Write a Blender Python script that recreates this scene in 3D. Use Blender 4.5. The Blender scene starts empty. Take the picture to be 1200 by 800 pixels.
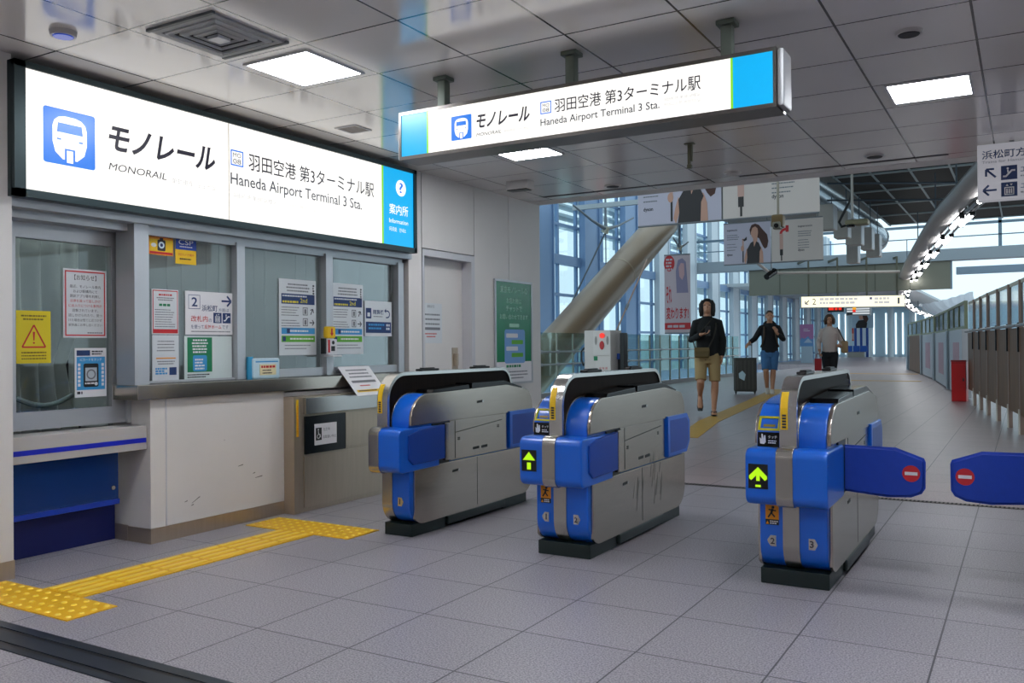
import bpy, bmesh, math, random
from mathutils import Vector, Matrix
random.seed(7)
SC = bpy.context.scene
COL = SC.collection
PI = math.pi
# ------------------------------------------------------------------ camera, world, exposure
cam_data = bpy.data.cameras.new('camera')
cam_data.sensor_width = 36.0
cam_data.lens = 1026.5 / 1200 * 36.0
cam_data.clip_end = 500
cam = bpy.data.objects.new('camera', cam_data)
COL.objects.link(cam)
fw = Vector((-0.50673392, 0.86208682, 0.00519998))
rt = Vector((0.86204789, 0.5067605, -0.0081998))
up = Vector((0.00970408, -0.00032751, 0.99995286))
cam.matrix_world = Matrix(((rt.x, up.x, -fw.x, 0), (rt.y, up.y, -fw.y, 0), (rt.z, up.z, -fw.z, 1.10), (0, 0, 0, 1)))
SC.camera = cam
SC.view_settings.view_transform = 'Standard'
SC.view_settings.look = 'None'
SC.view_settings.exposure = 0.0
SC.view_settings.gamma = 1.0
SC.view_settings.use_curve_mapping = False
SC.cycles.use_denoising = True
SC.cycles.max_bounces = 8
SC.cycles.transparent_max_bounces = 16
SC.cycles.caustics_reflective = False
SC.cycles.caustics_refractive = False
SC.cycles.sample_clamp_indirect = 6.0
PANEL_LIGHT = 36.0
SIGN_LIGHT = 1.12
SKY_LIGHT = 1.45
world = bpy.data.worlds.new('overcast_sky')
SC.world = world
world.use_nodes = True
wn = world.node_tree
bg = wn.nodes['Background']
tc = wn.nodes.new('ShaderNodeTexCoord')
sep = wn.nodes.new('ShaderNodeSeparateXYZ')
ramp = wn.nodes.new('ShaderNodeValToRGB')
wn.links.new(tc.outputs['Generated'], sep.inputs[0])
wn.links.new(sep.outputs['Z'], ramp.inputs[0])
ramp.color_ramp.elements[0].position = 0.0
ramp.color_ramp.elements[0].color = (0.62, 0.80, 0.90, 1)
ramp.color_ramp.elements[1].position = 0.5
ramp.color_ramp.elements[1].color = (0.74, 0.92, 1.0, 1)
wn.links.new(ramp.outputs[0], bg.inputs[0])
bg.inputs[1].default_value = SKY_LIGHT


# ------------------------------------------------------------------ materials
def lin(c):
    if isinstance(c, str):
        c = [int(c[i:i + 2], 16) for i in (0, 2, 4)]
    return tuple((v / 255 / 12.92 if v / 255 < .04045 else ((v / 255 + .055) / 1.055) ** 2.4) for v in c) + (1,)


MATS = {}


def mat(name, col, rough=.5, metal=0., emit=0., spec=.5, vary=0., scale=6., stretch=None, coat=0.):
    if name in MATS:
        return MATS[name]
    m = bpy.data.materials.new(name)
    m.use_nodes = True
    nt = m.node_tree
    b = nt.nodes['Principled BSDF']
    c = lin(col)
    b.inputs['Base Color'].default_value = c
    b.inputs['Roughness'].default_value = rough
    b.inputs['Metallic'].default_value = metal
    b.inputs['Specular IOR Level'].default_value = spec
    b.inputs['Coat Weight'].default_value = coat
    if emit:
        b.inputs['Emission Color'].default_value = c
        b.inputs['Emission Strength'].default_value = emit
        b.inputs['Base Color'].default_value = (c[0] * .12, c[1] * .12, c[2] * .12, 1)
    if vary:
        t = nt.nodes.new('ShaderNodeTexCoord')
        mp = nt.nodes.new('ShaderNodeMapping')
        if stretch:
            mp.inputs['Scale'].default_value = stretch
        nz = nt.nodes.new('ShaderNodeTexNoise')
        nz.inputs['Scale'].default_value = scale
        nz.inputs['Detail'].default_value = 4
        mx = nt.nodes.new('ShaderNodeMix')
        mx.data_type = 'RGBA'
        nt.links.new(t.outputs['Object'], mp.inputs[0])
        nt.links.new(mp.outputs[0], nz.inputs['Vector'])
        nt.links.new(nz.outputs['Fac'], mx.inputs[0])
        mx.inputs[6].default_value = tuple(max(0, v * (1 - vary)) for v in c[:3]) + (1,)
        mx.inputs[7].default_value = tuple(min(1, v * (1 + vary)) for v in c[:3]) + (1,)
        nt.links.new(mx.outputs[2], b.inputs['Base Color'])
    MATS[name] = m
    return m


def glass_mat(name, tint, gloss=.10, rough=.02, fres=.8):
    m = bpy.data.materials.new(name)
    m.use_nodes = True
    nt = m.node_tree
    nt.nodes.remove(nt.nodes['Principled BSDF'])
    out = nt.nodes['Material Output']
    tr = nt.nodes.new('ShaderNodeBsdfTransparent')
    tr.inputs[0].default_value = lin(tint)
    gl = nt.nodes.new('ShaderNodeBsdfGlossy')
    gl.inputs['Roughness'].default_value = rough
    lw = nt.nodes.new('ShaderNodeLayerWeight')
    lw.inputs['Blend'].default_value = .25
    ma = nt.nodes.new('ShaderNodeMath')
    ma.operation = 'MULTIPLY_ADD'
    ma.inputs[1].default_value = fres
    ma.inputs[2].default_value = gloss
    ma.use_clamp = True
    nt.links.new(lw.outputs['Fresnel'], ma.inputs[0])
    mx = nt.nodes.new('ShaderNodeMixShader')
    nt.links.new(ma.outputs[0], mx.inputs[0])
    nt.links.new(tr.outputs[0], mx.inputs[1])
    nt.links.new(gl.outputs[0], mx.inputs[2])
    nt.links.new(mx.outputs[0], out.inputs[0])
    MATS[name] = m
    return m


def grid_mat(name, base, base2, joint, px, x0, py, y0, width, rough, speck=0., sscale=120., spec=.5, far=None, rvar=0.):
    """tiles laid on a world grid: joints at x0+k*px and y0+k*py"""
    m = bpy.data.materials.new(name)
    m.use_nodes = True
    nt = m.node_tree
    N = nt.nodes.new
    L = nt.links.new
    b = nt.nodes['Principled BSDF']
    g = N('ShaderNodeNewGeometry')
    s = N('ShaderNodeSeparateXYZ')
    L(g.outputs['Position'], s.inputs[0])

    def M(op, a, c=None, d=None):
        n = N('ShaderNodeMath')
        n.operation = op
        for i, v in enumerate((a, c, d)):
            if v is None:
                continue
            if isinstance(v, (int, float)):
                n.inputs[i].default_value = v
            else:
                L(v, n.inputs[i])
        return n.outputs[0]

    def line(o, p, o0):
        f = M('FRACT', M('DIVIDE', M('SUBTRACT', o, o0 - 1000 * p), p))
        return M('LESS_THAN', M('MINIMUM', f, M('SUBTRACT', 1.0, f)), width / 2 / p)

    j = M('MAXIMUM', line(s.outputs['X'], px, x0), line(s.outputs['Y'], py, y0))
    nz = N('ShaderNodeTexNoise')
    nz.inputs['Scale'].default_value = sscale
    nz.inputs['Detail'].default_value = 3
    L(g.outputs['Position'], nz.inputs['Vector'])
    rp = N('ShaderNodeValToRGB')
    rp.color_ramp.elements[0].position = .40
    rp.color_ramp.elements[1].position = .60
    rp.color_ramp.elements[0].color = lin(base)
    rp.color_ramp.elements[1].color = lin(base2)
    L(nz.outputs['Fac'], rp.inputs[0])
    c = rp.outputs[0]
    # each tile a slightly different tone
    wn_ = N('ShaderNodeTexWhiteNoise')
    cb = N('ShaderNodeCombineXYZ')
    L(M('FLOOR', M('DIVIDE', M('SUBTRACT', s.outputs['X'], x0), px)), cb.inputs[0])
    L(M('FLOOR', M('DIVIDE', M('SUBTRACT', s.outputs['Y'], y0), py)), cb.inputs[1])
    L(cb.outputs[0], wn_.inputs['Vector'])
    hv = N('ShaderNodeHueSaturation')
    L(c, hv.inputs['Color'])
    L(M('MULTIPLY_ADD', wn_.outputs['Value'], .07, .965), hv.inputs['Value'])
    c = hv.outputs[0]
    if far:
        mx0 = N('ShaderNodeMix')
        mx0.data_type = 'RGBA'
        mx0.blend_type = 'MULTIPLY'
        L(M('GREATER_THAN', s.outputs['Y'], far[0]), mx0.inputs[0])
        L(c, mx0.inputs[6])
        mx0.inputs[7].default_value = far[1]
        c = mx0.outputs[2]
    mx = N('ShaderNodeMix')
    mx.data_type = 'RGBA'
    L(j, mx.inputs[0])
    L(c, mx.inputs[6])
    mx.inputs[7].default_value = lin(joint)
    L(mx.outputs[2], b.inputs['Base Color'])
    b.inputs['Roughness'].default_value = rough
    b.inputs['Specular IOR Level'].default_value = spec
    MATS[name] = m
    return m


floor_m = grid_mat('floor_stone', '76737a', 'aca8ae', '35343a', .466, -1.22, .471, 2.461, .0065, .34, sscale=150, far=(6.68, (1.3, 1.12, 1.04, 1)))  # tiles past the drain coloured lighter and warmer, standing in for light there
ceil_m = grid_mat('ceiling_panels', 'e4e0dc', 'e8e4e0', '2c2c30', .5437, -3.996, .5437, 2.509, .011, .13, sscale=1.0, spec=.9)
white = mat('painted_white', 'd8d4d0', .45, vary=.04, scale=3)
white2 = mat('white_trim', 'c4c4c8', .4)
alu = mat('aluminium', 'b9bcc0', .38, .55, vary=.05)
alud = mat('grey_aluminium', '8d9196', .4, .5)
steel = mat('brushed_steel', 'b8aea3', .20, .95, vary=.10, scale=5, stretch=(1, 1, 14))
steel_b = mat('bright_steel', 'c8c6c2', .22, .95, vary=.05, scale=8)
steel_w = mat('warm_steel', 'b8aa98', .34, .75, vary=.10, scale=4, stretch=(1, 12, 1))
blue = mat('gate_blue', '0a60cc', .32, vary=.04, coat=.25)
blue_d = mat('flap_blue', '0b3f9c', .42, vary=.05)
blue_f = mat('cloth_blue', '0a3aa6', .6, vary=.10, scale=40)
black = mat('black_plastic', '0c0d0f', .35)
gloss_black = mat('gloss_black', '08090b', .15, spec=.3)
dkgreen = mat('dark_plinth', '10201f', .4)
smoke = mat('smoked_panel', '1a110c', .5, spec=.06, vary=.7, scale=10, stretch=(.2, 9, .2))  # brown streaks painted in for reflections on the dark panel
yellow = mat('yellow', 'e9bd10', .5)
tact = mat('tactile_yellow', 'e2ad08', .5, vary=.10, scale=12)
navy = mat('navy_ink', '1d3768', .6)
ink = mat('dark_ink', '2c2b33', .6)
greyink = mat('grey_ink', '74777c', .6)
redm = mat('red_ink', 'c3222b', .5)
paper = mat('paper', 'dfdee0', .55)
laminated = mat('laminated_paper', 'cfd3d6', .3)
green = mat('poster_green', '0f7a4d', .5)
sky_ink = mat('light_blue_ink', '3a93cc', .5)
lime = mat('lime_ink', '5aa828', .5)
orange = mat('orange_ink', 'e9930f', .5)
red_paint = mat('red_paint', 'c00d12', .35)
e_white = mat('lit_white', 'fffdf8', .3, emit=SIGN_LIGHT)
e_blue = mat('lit_blue', '08b0f0', .3, emit=1.0)
e_ic = mat('lit_icon_blue', '0c7cf0', .3, emit=.9)
e_green = mat('lit_green', '86e02a', .3, emit=1.0)
e_ink = mat('lit_sign_ink', '38344a', .5, emit=.35)
e_pale = mat('lit_sign_pale_ink', 'd9d9dc', .5, emit=.75)
e_grey = mat('lit_sign_grey_ink', '5c6070', .5, emit=.45)
e_arrow = mat('lit_arrow', 'b4ee14', .3, emit=1.0)
e_cream = mat('lit_cream', 'fff7d2', .3, emit=1.3)
e_red = mat('lit_red', 'ff3018', .3, emit=.9)
e_amber = mat('lit_amber', 'ffb020', .3, emit=.9)
e_panel = mat('lamp_diffuser', 'f6f9ff', .3, emit=PANEL_LIGHT)
e_tube = mat('lamp_tube', 'fdfdff', .3, emit=14.)
e_spot = mat('blue_lens', '1446c8', .1, emit=.5)
facade_m = mat('facade_steel', '728fb4', .4, .2)
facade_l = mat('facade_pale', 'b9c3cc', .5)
tube_m = mat('painted_tube', '85705a', .34)
wood = mat('brown_panel', '6e5038', .5, spec=.3, vary=.35, scale=5, stretch=(1, 1, .35))
dark_ceil = mat('dark_ceiling', '17130e', .8)
pane = glass_mat('clear_pane', 'e8f2f6', .02)
pane_office = glass_mat('office_pane', 'f0f4f4', .04, .02, .5)
pane_rail = glass_mat('rail_pane', 'e4f2ef', .02, .02, .22)
pane_cloud = glass_mat('cloudy_pane', 'e4ecf0', .06, .1, .3)


# ------------------------------------------------------------------ mesh helpers
def link(o, parent=None):
    COL.objects.link(o)
    if parent:
        o.parent = parent
    return o


def finish(name, bm, m, parent=None, smooth=35, recalc=True):
    if recalc:
        bmesh.ops.recalc_face_normals(bm, faces=bm.faces)
    me = bpy.data.meshes.new(name)
    bm.to_mesh(me)
    bm.free()
    if smooth:
        for p in me.polygons:
            p.use_smooth = True
        me.set_sharp_from_angle(angle=math.radians(smooth))
    me.materials.append(m)
    o = link(bpy.data.objects.new(name, me), parent)
    if smooth and len(me.polygons) < 4000:
        w = o.modifiers.new('weighted', 'WEIGHTED_NORMAL')
        w.keep_sharp = True
        w.weight = 100
    return o


def bx(bm, x0, y0, z0, x1, y1, z1, bev=0., seg=2):
    r = bmesh.ops.create_cube(bm, size=1)
    vs = r['verts']
    for v in vs:
        v.co = Vector((x0 + (v.co.x + .5) * (x1 - x0), y0 + (v.co.y + .5) * (y1 - y0), z0 + (v.co.z + .5) * (z1 - z0)))
    if bev:
        es = list({e for v in vs for e in v.link_edges})
        bmesh.ops.bevel(bm, geom=es, offset=bev, segments=seg, profile=.5, affect='EDGES')


def box(name, m, parent, *a, bev=0.):
    bm = bmesh.new()
    bx(bm, *a, bev=bev)
    return finish(name, bm, m, parent)


def cyl(bm, p0, p1, r0, r1=None, n=16, cap=True):
    p0, p1 = Vector(p0), Vector(p1)
    r1 = r0 if r1 is None else r1
    d = p1 - p0
    q = d.to_track_quat('Z', 'Y').to_matrix().to_4x4()
    bmesh.ops.create_cone(bm, cap_ends=cap, segments=n, radius1=r0, radius2=r1, depth=d.length,
                          matrix=Matrix.Translation((p0 + p1) / 2) @ q)


def path(bm, pts, r, n=10, up_=None):
    """tube along points; r a number or a list of numbers / (rx, ry) pairs"""
    pts = [Vector(p) for p in pts]
    rings = []
    prev = None
    for i, p in enumerate(pts):
        t = (pts[min(i + 1, len(pts) - 1)] - pts[max(i - 1, 0)]).normalized()
        if prev is None:
            a = Vector(up_) if up_ else (Vector((1, 0, 0)) if abs(t.x) < .8 else Vector((0, 1, 0)))
        else:
            a = prev
        a = (a - t * a.dot(t)).normalized()
        prev = a
        b = t.cross(a)
        rr = r[i] if isinstance(r, (list, tuple)) else r
        rx, ry = rr if isinstance(rr, (list, tuple)) else (rr, rr)
        rings.append([bm.verts.new(p + a * rx * math.cos(2 * PI * k / n) + b * ry * math.sin(2 * PI * k / n)) for k in range(n)])
    for i in range(len(rings) - 1):
        for k in range(n):
            bm.faces.new((rings[i][k], rings[i][(k + 1) % n], rings[i + 1][(k + 1) % n], rings[i + 1][k]))
    bm.faces.new(rings[0][::-1])
    bm.faces.new(rings[-1])


def prism(bm, pts, x0, x1, bev=0.):
    """profile of (y, z) points extruded along x"""
    a = [bm.verts.new((x0, p[0], p[1])) for p in pts]
    b = [bm.verts.new((x1, p[0], p[1])) for p in pts]
    fs = [bm.faces.new(a), bm.faces.new(b[::-1])]
    n = len(pts)
    for i in range(n):
        fs.append(bm.faces.new((a[i], a[(i + 1) % n], b[(i + 1) % n], b[i])))
    bmesh.ops.recalc_face_normals(bm, faces=fs)
    if bev:
        es = list({e for f in fs[:2] for e in f.edges})
        bmesh.ops.bevel(bm, geom=es, offset=bev, segments=2, profile=.5, affect='EDGES')


def arc(cx, cy, r, a0, a1, n=8, ry=None):
    ry = ry or r
    return [(cx + r * math.cos(math.radians(a0 + (a1 - a0) * i / n)), cy + ry * math.sin(math.radians(a0 + (a1 - a0) * i / n))) for i in range(n + 1)]


def tag(o, label, cat, group=None):
    o['label'] = label
    o['category'] = cat
    if group:
        o['group'] = group
    return o


def thing(name, label, cat, loc=(0, 0, 0), group=None, rotz=0., M=None):
    o = bpy.data.objects.new(name, None)
    COL.objects.link(o)
    o.empty_display_size = .1
    if M is not None:
        o.matrix_world = M
    else:
        o.location = loc
        o.rotation_euler = (0, 0, rotz)
    return tag(o, label, cat, group)


def struct(name, bm, m, smooth=35):
    o = finish(name, bm, m, None, smooth)
    o['kind'] = 'structure'
    return o


def fr_left(x, y, z):      # local x = along the left wall, y = up, z = out of the wall
    return Matrix(((0, 0, 1, x), (1, 0, 0, y), (0, 1, 0, z), (0, 0, 0, 1)))


def fr_front(x, y, z):     # local x = world x, y = up, z = towards the hall front
    return Matrix(((1, 0, 0, x), (0, 0, -1, y), (0, 1, 0, z), (0, 0, 0, 1)))


def fr_flat(x, y, z):      # local xy on the floor
    return Matrix.Translation((x, y, z))


class Art:
    """flat printing on a surface: faces in the thing's local xy plane, one mesh per part name"""

    def __init__(s, parent, z=.0015):
        s.p, s.b, s.z, s.n = parent, {}, z, 0

    def bm(s, part, m):
        k = (part, m.name)
        if k not in s.b:
            s.b[k] = (bmesh.new(), m)
        return s.b[k][0]

    def poly(s, part, m, pts, z=None):
        b = s.bm(part, m)
        b.faces.new([b.verts.new((p[0], p[1], s.z if z is None else z)) for p in pts])

    def rect(s, part, m, x0, y0, x1, y1, z=None):
        s.poly(part, m, ((x0, y0), (x1, y0), (x1, y1), (x0, y1)), z)

    def rrect(s, part, m, x0, y0, x1, y1, r, z=None):
        s.poly(part, m, arc(x1 - r, y0 + r, r, -90, 0, 4) + arc(x1 - r, y1 - r, r, 0, 90, 4) + arc(x0 + r, y1 - r, r, 90, 180, 4) + arc(x0 + r, y0 + r, r, 180, 270, 4), z)

    def disc(s, part, m, cx, cy, r, z=None, ry=None, n=24):
        s.poly(part, m, [(cx + r * math.cos(2 * PI * i / n), cy + (ry or r) * math.sin(2 * PI * i / n)) for i in range(n)], z)

    def ring(s, part, m, cx, cy, r, w, z=None, a0=0, a1=360, n=24):
        o, i_ = arc(cx, cy, r, a0, a1, n), arc(cx, cy, r - w, a0, a1, n)
        for k in range(n):
            s.poly(part, m, (i_[k], o[k], o[k + 1], i_[k + 1]), z)

    def line(s, part, m, x0, y0, x1, y1, w, z=None):
        d = Vector((x1 - x0, y1 - y0)).normalized() * w / 2
        s.poly(part, m, ((x0 + d.y, y0 - d.x), (x1 + d.y, y1 - d.x), (x1 - d.y, y1 + d.x), (x0 - d.y, y0 + d.x)), z)

    def frame(s, part, m, x0, y0, x1, y1, w, z=None):
        s.rect(part, m, x0, y0, x1, y0 + w, z)
        s.rect(part, m, x0, y1 - w, x1, y1, z)
        s.rect(part, m, x0, y0 + w, x0 + w, y1 - w, z)
        s.rect(part, m, x1 - w, y0 + w, x1, y1 - w, z)

    def rows(s, part, m, x0, x1, ytop, n, pitch, h, z=None, rag=.25, centre=False):
        """lines of print too small to read"""
        s.n += 1
        own = s.b.setdefault((part, s.n), (bmesh.new(), m))[0]
        for i in range(n):
            w = (x1 - x0) * (1 - random.random() * rag)
            a = x0 + ((x1 - x0) - w) / 2 if centre else x0
            x = a
            while x < a + w - h * .5:
                q = min(a + w, x + h * (.8 + random.random() * 1.6))
                own.faces.new([own.verts.new((p_x, p_y, s.z if z is None else z)) for p_x, p_y in ((x, ytop - i * pitch - h), (q, ytop - i * pitch - h), (q, ytop - i * pitch), (x, ytop - i * pitch))])
                x = q + h * .35

    def text(s, part, m, body, x0, y0, x1, y1, z=None, bold=0., shear=0., keep=None):
        cu = bpy.data.curves.new('lettering', 'FONT')
        cu.body = body
        cu.size = 1
        cu.offset = bold
        cu.shear = shear
        cu.resolution_u = 3
        o = bpy.data.objects.new('lettering', cu)
        COL.objects.link(o)
        dg = bpy.context.evaluated_depsgraph_get()
        me = bpy.data.meshes.new_from_object(o.evaluated_get(dg))
        bpy.data.objects.remove(o)
        bpy.data.curves.remove(cu)
        if not me.vertices:
            return
        xs = [v.co.x for v in me.vertices]
        ys = [v.co.y for v in me.vertices]
        ax, bx_, ay, by = min(xs), max(xs), min(ys), max(ys)
        sx, sy = (x1 - x0) / max(bx_ - ax, 1e-6), (y1 - y0) / max(by - ay, 1e-6)
        ox = x0
        if keep:
            sx = sy = min(sx, sy)
            if keep == 'c':
                ox = (x0 + x1) / 2 - (bx_ - ax) * sx / 2
        zz = s.z if z is None else z
        for v in me.vertices:
            v.co = Vector((ox + (v.co.x - ax) * sx, y0 + (v.co.y - ay) * sy, zz))
        s.n += 1
        s.b[(part, s.n)] = (bmesh.new(), m)
        s.b[(part, s.n)][0].from_mesh(me)
        bpy.data.meshes.remove(me)

    def done(s):
        for (part, _), (b, m) in s.b.items():
            for f in b.faces:
                if f.normal.z < 0 or f.calc_center_median() is None:
                    pass
            b.normal_update()
            fl = [f for f in b.faces if f.normal.z < 0]
            if fl:
                bmesh.ops.reverse_faces(b, faces=fl)
            finish(part, b, m, s.p, 0, recalc=False)
        s.b = {}


def sheet(name, label, cat, M, w, h, m, t=.003, group=None, cr=0.):
    """a flat sheet or board with its own thickness; local x 0..w, y 0..h, front face at z = 0"""
    bm = bmesh.new()
    bx(bm, 0, 0, -t, w, h, 0)
    o = finish(name, bm, m, None, 0)
    o.matrix_world = M
    return tag(o, label, cat, group)


# pictograms ---------------------------------------------------------
def train_icon(a, x, y, s, mb, mw, z):
    """white train front on a rounded blue square of side s"""
    def P(u, v):
        return (x + u * s, y + v * s)
    a.rrect('pictogram', mb, x, y, x + s, y + s, s * .05, z)
    body = [P(.22, .22), P(.36, .10), P(.40, .10), P(.40, .30), P(.60, .30), P(.60, .10), P(.64, .10), P(.78, .22), P(.83, .40), P(.83, .68),
            P(.80, .78), P(.72, .85), P(.60, .88), P(.40, .88), P(.28, .85), P(.20, .78), P(.17, .68), P(.17, .40)]
    a.poly('pictogram', mw, body, z + .001)
    a.poly('pictogram', mb, [P(.25, .58), P(.75, .58), P(.73, .75), P(.27, .75)], z + .002)
    a.rect('pictogram', mb, *P(.25, .44), *P(.33, .47), z + .002)
    a.rect('pictogram', mb, *P(.67, .44), *P(.75, .47), z + .002)
    a.rect('pictogram', mw, *P(.44, .05), *P(.56, .27), z + .001)


def wheelchair_icon(a, x, y, w, h, mb, mw, z):
    a.rect('pictogram', mb, x, y, x + w, y + h, z)
    a.disc('pictogram', mw, x + .42 * w, y + .84 * h, .07 * h, z + .001, n=12)
    a.line('pictogram', mw, x + .42 * w, y + .74 * h, x + .46 * w, y + .45 * h, .10 * w, z + .001)
    a.line('pictogram', mw, x + .44 * w, y + .48 * h, x + .70 * w, y + .46 * h, .09 * w, z + .001)
    a.line('pictogram', mw, x + .68 * w, y + .48 * h, x + .82 * w, y + .22 * h, .09 * w, z + .001)
    a.ring('pictogram', mw, x + .44 * w, y + .30 * h, .26 * w, .08 * w, z + .001, 110, 380)


def lift_icon(a, x, y, s, mb, mw, z):
    a.rect('pictogram', mb, x, y, x + s, y + s, z)
    a.frame('pictogram', mw, x + .2 * s, y + .1 * s, x + .8 * s, y + .66 * s, .06 * s, z + .001)
    for k in (.36, .5, .64):
        a.disc('pictogram', mw, x + k * s, y + .50 * s, .05 * s, z + .001, n=10)
        a.rect('pictogram', mw, x + (k - .045) * s, y + .2 * s, x + (k + .045) * s, y + .44 * s, z + .001)
    a.poly('pictogram', mw, ((x + .28 * s, y + .74 * s), (x + .46 * s, y + .74 * s), (x + .37 * s, y + .88 * s)), z + .001)
    a.poly('pictogram', mw, ((x + .54 * s, y + .88 * s), (x + .63 * s, y + .74 * s), (x + .72 * s, y + .88 * s)), z + .001)


def escalator_icon(a, x, y, s, mb, mw, z):
    a.rect('pictogram', mb, x, y, x + s, y + s, z)
    a.line('pictogram', mw, x + .12 * s, y + .25 * s, x + .34 * s, y + .25 * s, .12 * s, z + .001)
    a.line('pictogram', mw, x + .30 * s, y + .24 * s, x + .68 * s, y + .66 * s, .12 * s, z + .001)
    a.line('pictogram', mw, x + .64 * s, y + .64 * s, x + .88 * s, y + .64 * s, .12 * s, z + .001)
    a.disc('pictogram', mw, x + .42 * s, y + .80 * s, .07 * s, z + .001, n=10)
    a.line('pictogram', mw, x + .42 * s, y + .72 * s, x + .44 * s, y + .50 * s, .09 * s, z + .001)


def arrow_icon(a, m, cx, cy, s, ang, w, z, part='arrow'):
    c, n = math.cos(math.radians(ang)), math.sin(math.radians(ang))
    def R(u, v):
        return cx + u * c - v * n, cy + u * n + v * c
    a.line(part, m, *R(-s / 2, 0), *R(s / 2 - w * .6, 0), w, z)
    a.line(part, m, *R(s * .08, s * .42), *R(s / 2, 0), w, z + .0001)
    a.line(part, m, *R(s * .08, -s * .42), *R(s / 2, 0), w, z + .0002)


# ================================================================== STRUCTURE
W = -4.266       # left wall face
CZ = 2.53        # ceiling height
bm = bmesh.new()
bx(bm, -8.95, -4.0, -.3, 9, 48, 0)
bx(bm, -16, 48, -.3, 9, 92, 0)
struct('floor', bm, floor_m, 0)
bm = bmesh.new()
bx(bm, -20, 8, -4.4, -8.95, 48, -4.2)
struct('floor_lower', bm, mat('lower_floor', 'c4d0d4', .5), 0)
bm = bmesh.new()
bx(bm, -7.2, -4.0, CZ, 5.0, 7.6, 2.95)
struct('ceiling', bm, ceil_m, 0)
bm = bmesh.new()      # edge beam closing the low ceiling
bx(bm, W - .2, 7.6, CZ - .002, 5.0, 7.83, 2.95)
struct('trim_1', bm, white, 0)
bm = bmesh.new()      # dark slots beside the edge beam
for x0, x1 in ((-4.0, -2.35), (-2.1, -.5), (-.2, 1.4)):
    bx(bm, x0, 7.40, CZ - .004, x1, 7.44, CZ + .01)
struct('trim_2', bm, mat('slot_dark', '4a4648', .6), 0)
# left wall: pieces around the office openings
bm = bmesh.new()
g = .004
bx(bm, W - .2, 3.225, .085, W, 4.26, .815)                       # white dado
bx(bm, W - .2, 4.26 + g, 0, W, 5.63, .80)
bx(bm, W - .15, 5.63, 0, W, 5.81 - g, CZ)                         # between window and door
bx(bm, W - .15, 5.81 + g, 1.91 + g, W, 6.60 - g, CZ)              # over the door
bx(bm, W - .15, 6.60 + g, 0, W, 7.21 - g, CZ)
bx(bm, W - .15, 7.21 + g, 0, W, 7.83, CZ)
bx(bm, W - .15, 5.81 + g, 0, W - .0, 5.835, 1.905)
bx(bm, W - .15, 6.565, 0, W, 6.60 - g, 1.905)
bx(bm, W - .2, 2.40, 1.86, W - .02, 5.63, CZ)                     # above the windows
bx(bm, -4.60, 3.225, 0.09, W - .2, 3.30, 1.80)                    # return beside the recess
struct('wall_left', bm, white, 0)
bm = bmesh.new()
bx(bm, W - .22, 5.60, 0, W - .152, 5.82, CZ)
bx(bm, W - .22, 6.58, 0, W - .152, 7.8, CZ)
bx(bm, W - .22, 5.8, 1.9, W - .152, 6.6, CZ)
struct('trim_15', bm, mat('joint_dark', '4c4a4a', .8), 0)
bm = bmesh.new()
bx(bm, -4.7, -4.0, .09, -4.215, 2.42, CZ)
struct('wall_pillar', bm, white, 0)
bm = bmesh.new()
bx(bm, -4.71, -4.0, 0, -4.213, 2.425, .09)
bx(bm, W - .2, 3.222, 0, W + .004, 4.25, .085)
bx(bm, -4.60, 3.220, 0, W - .2, 3.30, .09)
bx(bm, W - .15, 6.60, 0, W + .004, 7.83, .085)
struct('baseboard_left', bm, steel_w, 0)
bm = bmesh.new()
bx(bm, -7.2, 2.3, 0, -7.1, 7.83, CZ)
bx(bm, -7.2, 7.70, 0, W - .152, 7.83, CZ)
bx(bm, -7.2, 2.3, 0, -4.7, 2.42, CZ)
struct('trim_16', bm, mat('office_wall', '98a0a2', .7), 0)
bm = bmesh.new()
bx(bm, -7.2, -4.1, 0, 5.0, -4.0, 2.95)
struct('wall_back', bm, white, 0)
bm = bmesh.new()
bx(bm, 5.0, -4.1, 0, 5.1, 7.83, 2.95)
struct('wall_right', bm, white, 0)
# header beam under the big sign
bm = bmesh.new()
bx(bm, W - .06, 2.42, 1.80, W + .03, 5.635, 1.86)
bx(bm, W - .2, 2.42, 1.76, W - .06, 5.63, 1.86)
struct('trim_3', bm, alu, 0)

# recessed left window
X1 = -4.45
bm = bmesh.new()
y0, y1, z0, z1 = 2.42, 3.20, .685, 1.76
gy0, gy1, gz0, gz1 = 2.572, 3.115, .778, 1.68
bx(bm, X1 - .05, y0, gz1, X1, y1, z1)
bx(bm, X1 - .05, y0, z0, X1, y1, gz0)
bx(bm, X1 - .05, y0, gz0, X1, gy0, gz1)
bx(bm, X1 - .05, gy1, gz0, X1, y1, gz1)
bx(bm, X1 - .07, 3.20, .68, X1 + .02, 3.224, 1.80)
win1 = struct('window_1', bm, alu, 0)
box('window_glass', pane_office, win1, X1 - .03, gy0, gz0, X1 - .024, gy1, gz1)
# corner post and three pane service window
bm = bmesh.new()
XG = W - .06
bx(bm, X1 + .02, 3.13, .90, W - .002, 3.224, 1.80)
zt, zb = 1.77, .905
for a, b_ in ((3.885, 3.95), (4.70, 4.77), (5.53, 5.60)):
    bx(bm, XG - .03, a, zb, XG + .035, b_, zt)
bx(bm, XG - .05, 5.60, zb, XG, 5.635, zt)
bx(bm, XG - .03, 3.224, zt - .02, XG + .02, 5.60, zt + .03)
for a, b_ in ((3.95, 4.70), (4.77, 5.53)):
    bx(bm, XG - .03, a, zb, XG + .012, b_, zb + .055)
bx(bm, XG - .03, 3.224, zb, XG + .012, 3.885, zb + .012)
win2 = struct('window_2', bm, alu, 0)
for a, b_ in ((3.224, 3.885), (3.95, 4.70), (4.77, 5.53)):
    box('window_glass', pane_office, win2, XG - .018, a, zb + .01, XG - .012, b_, zt - .01)
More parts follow.
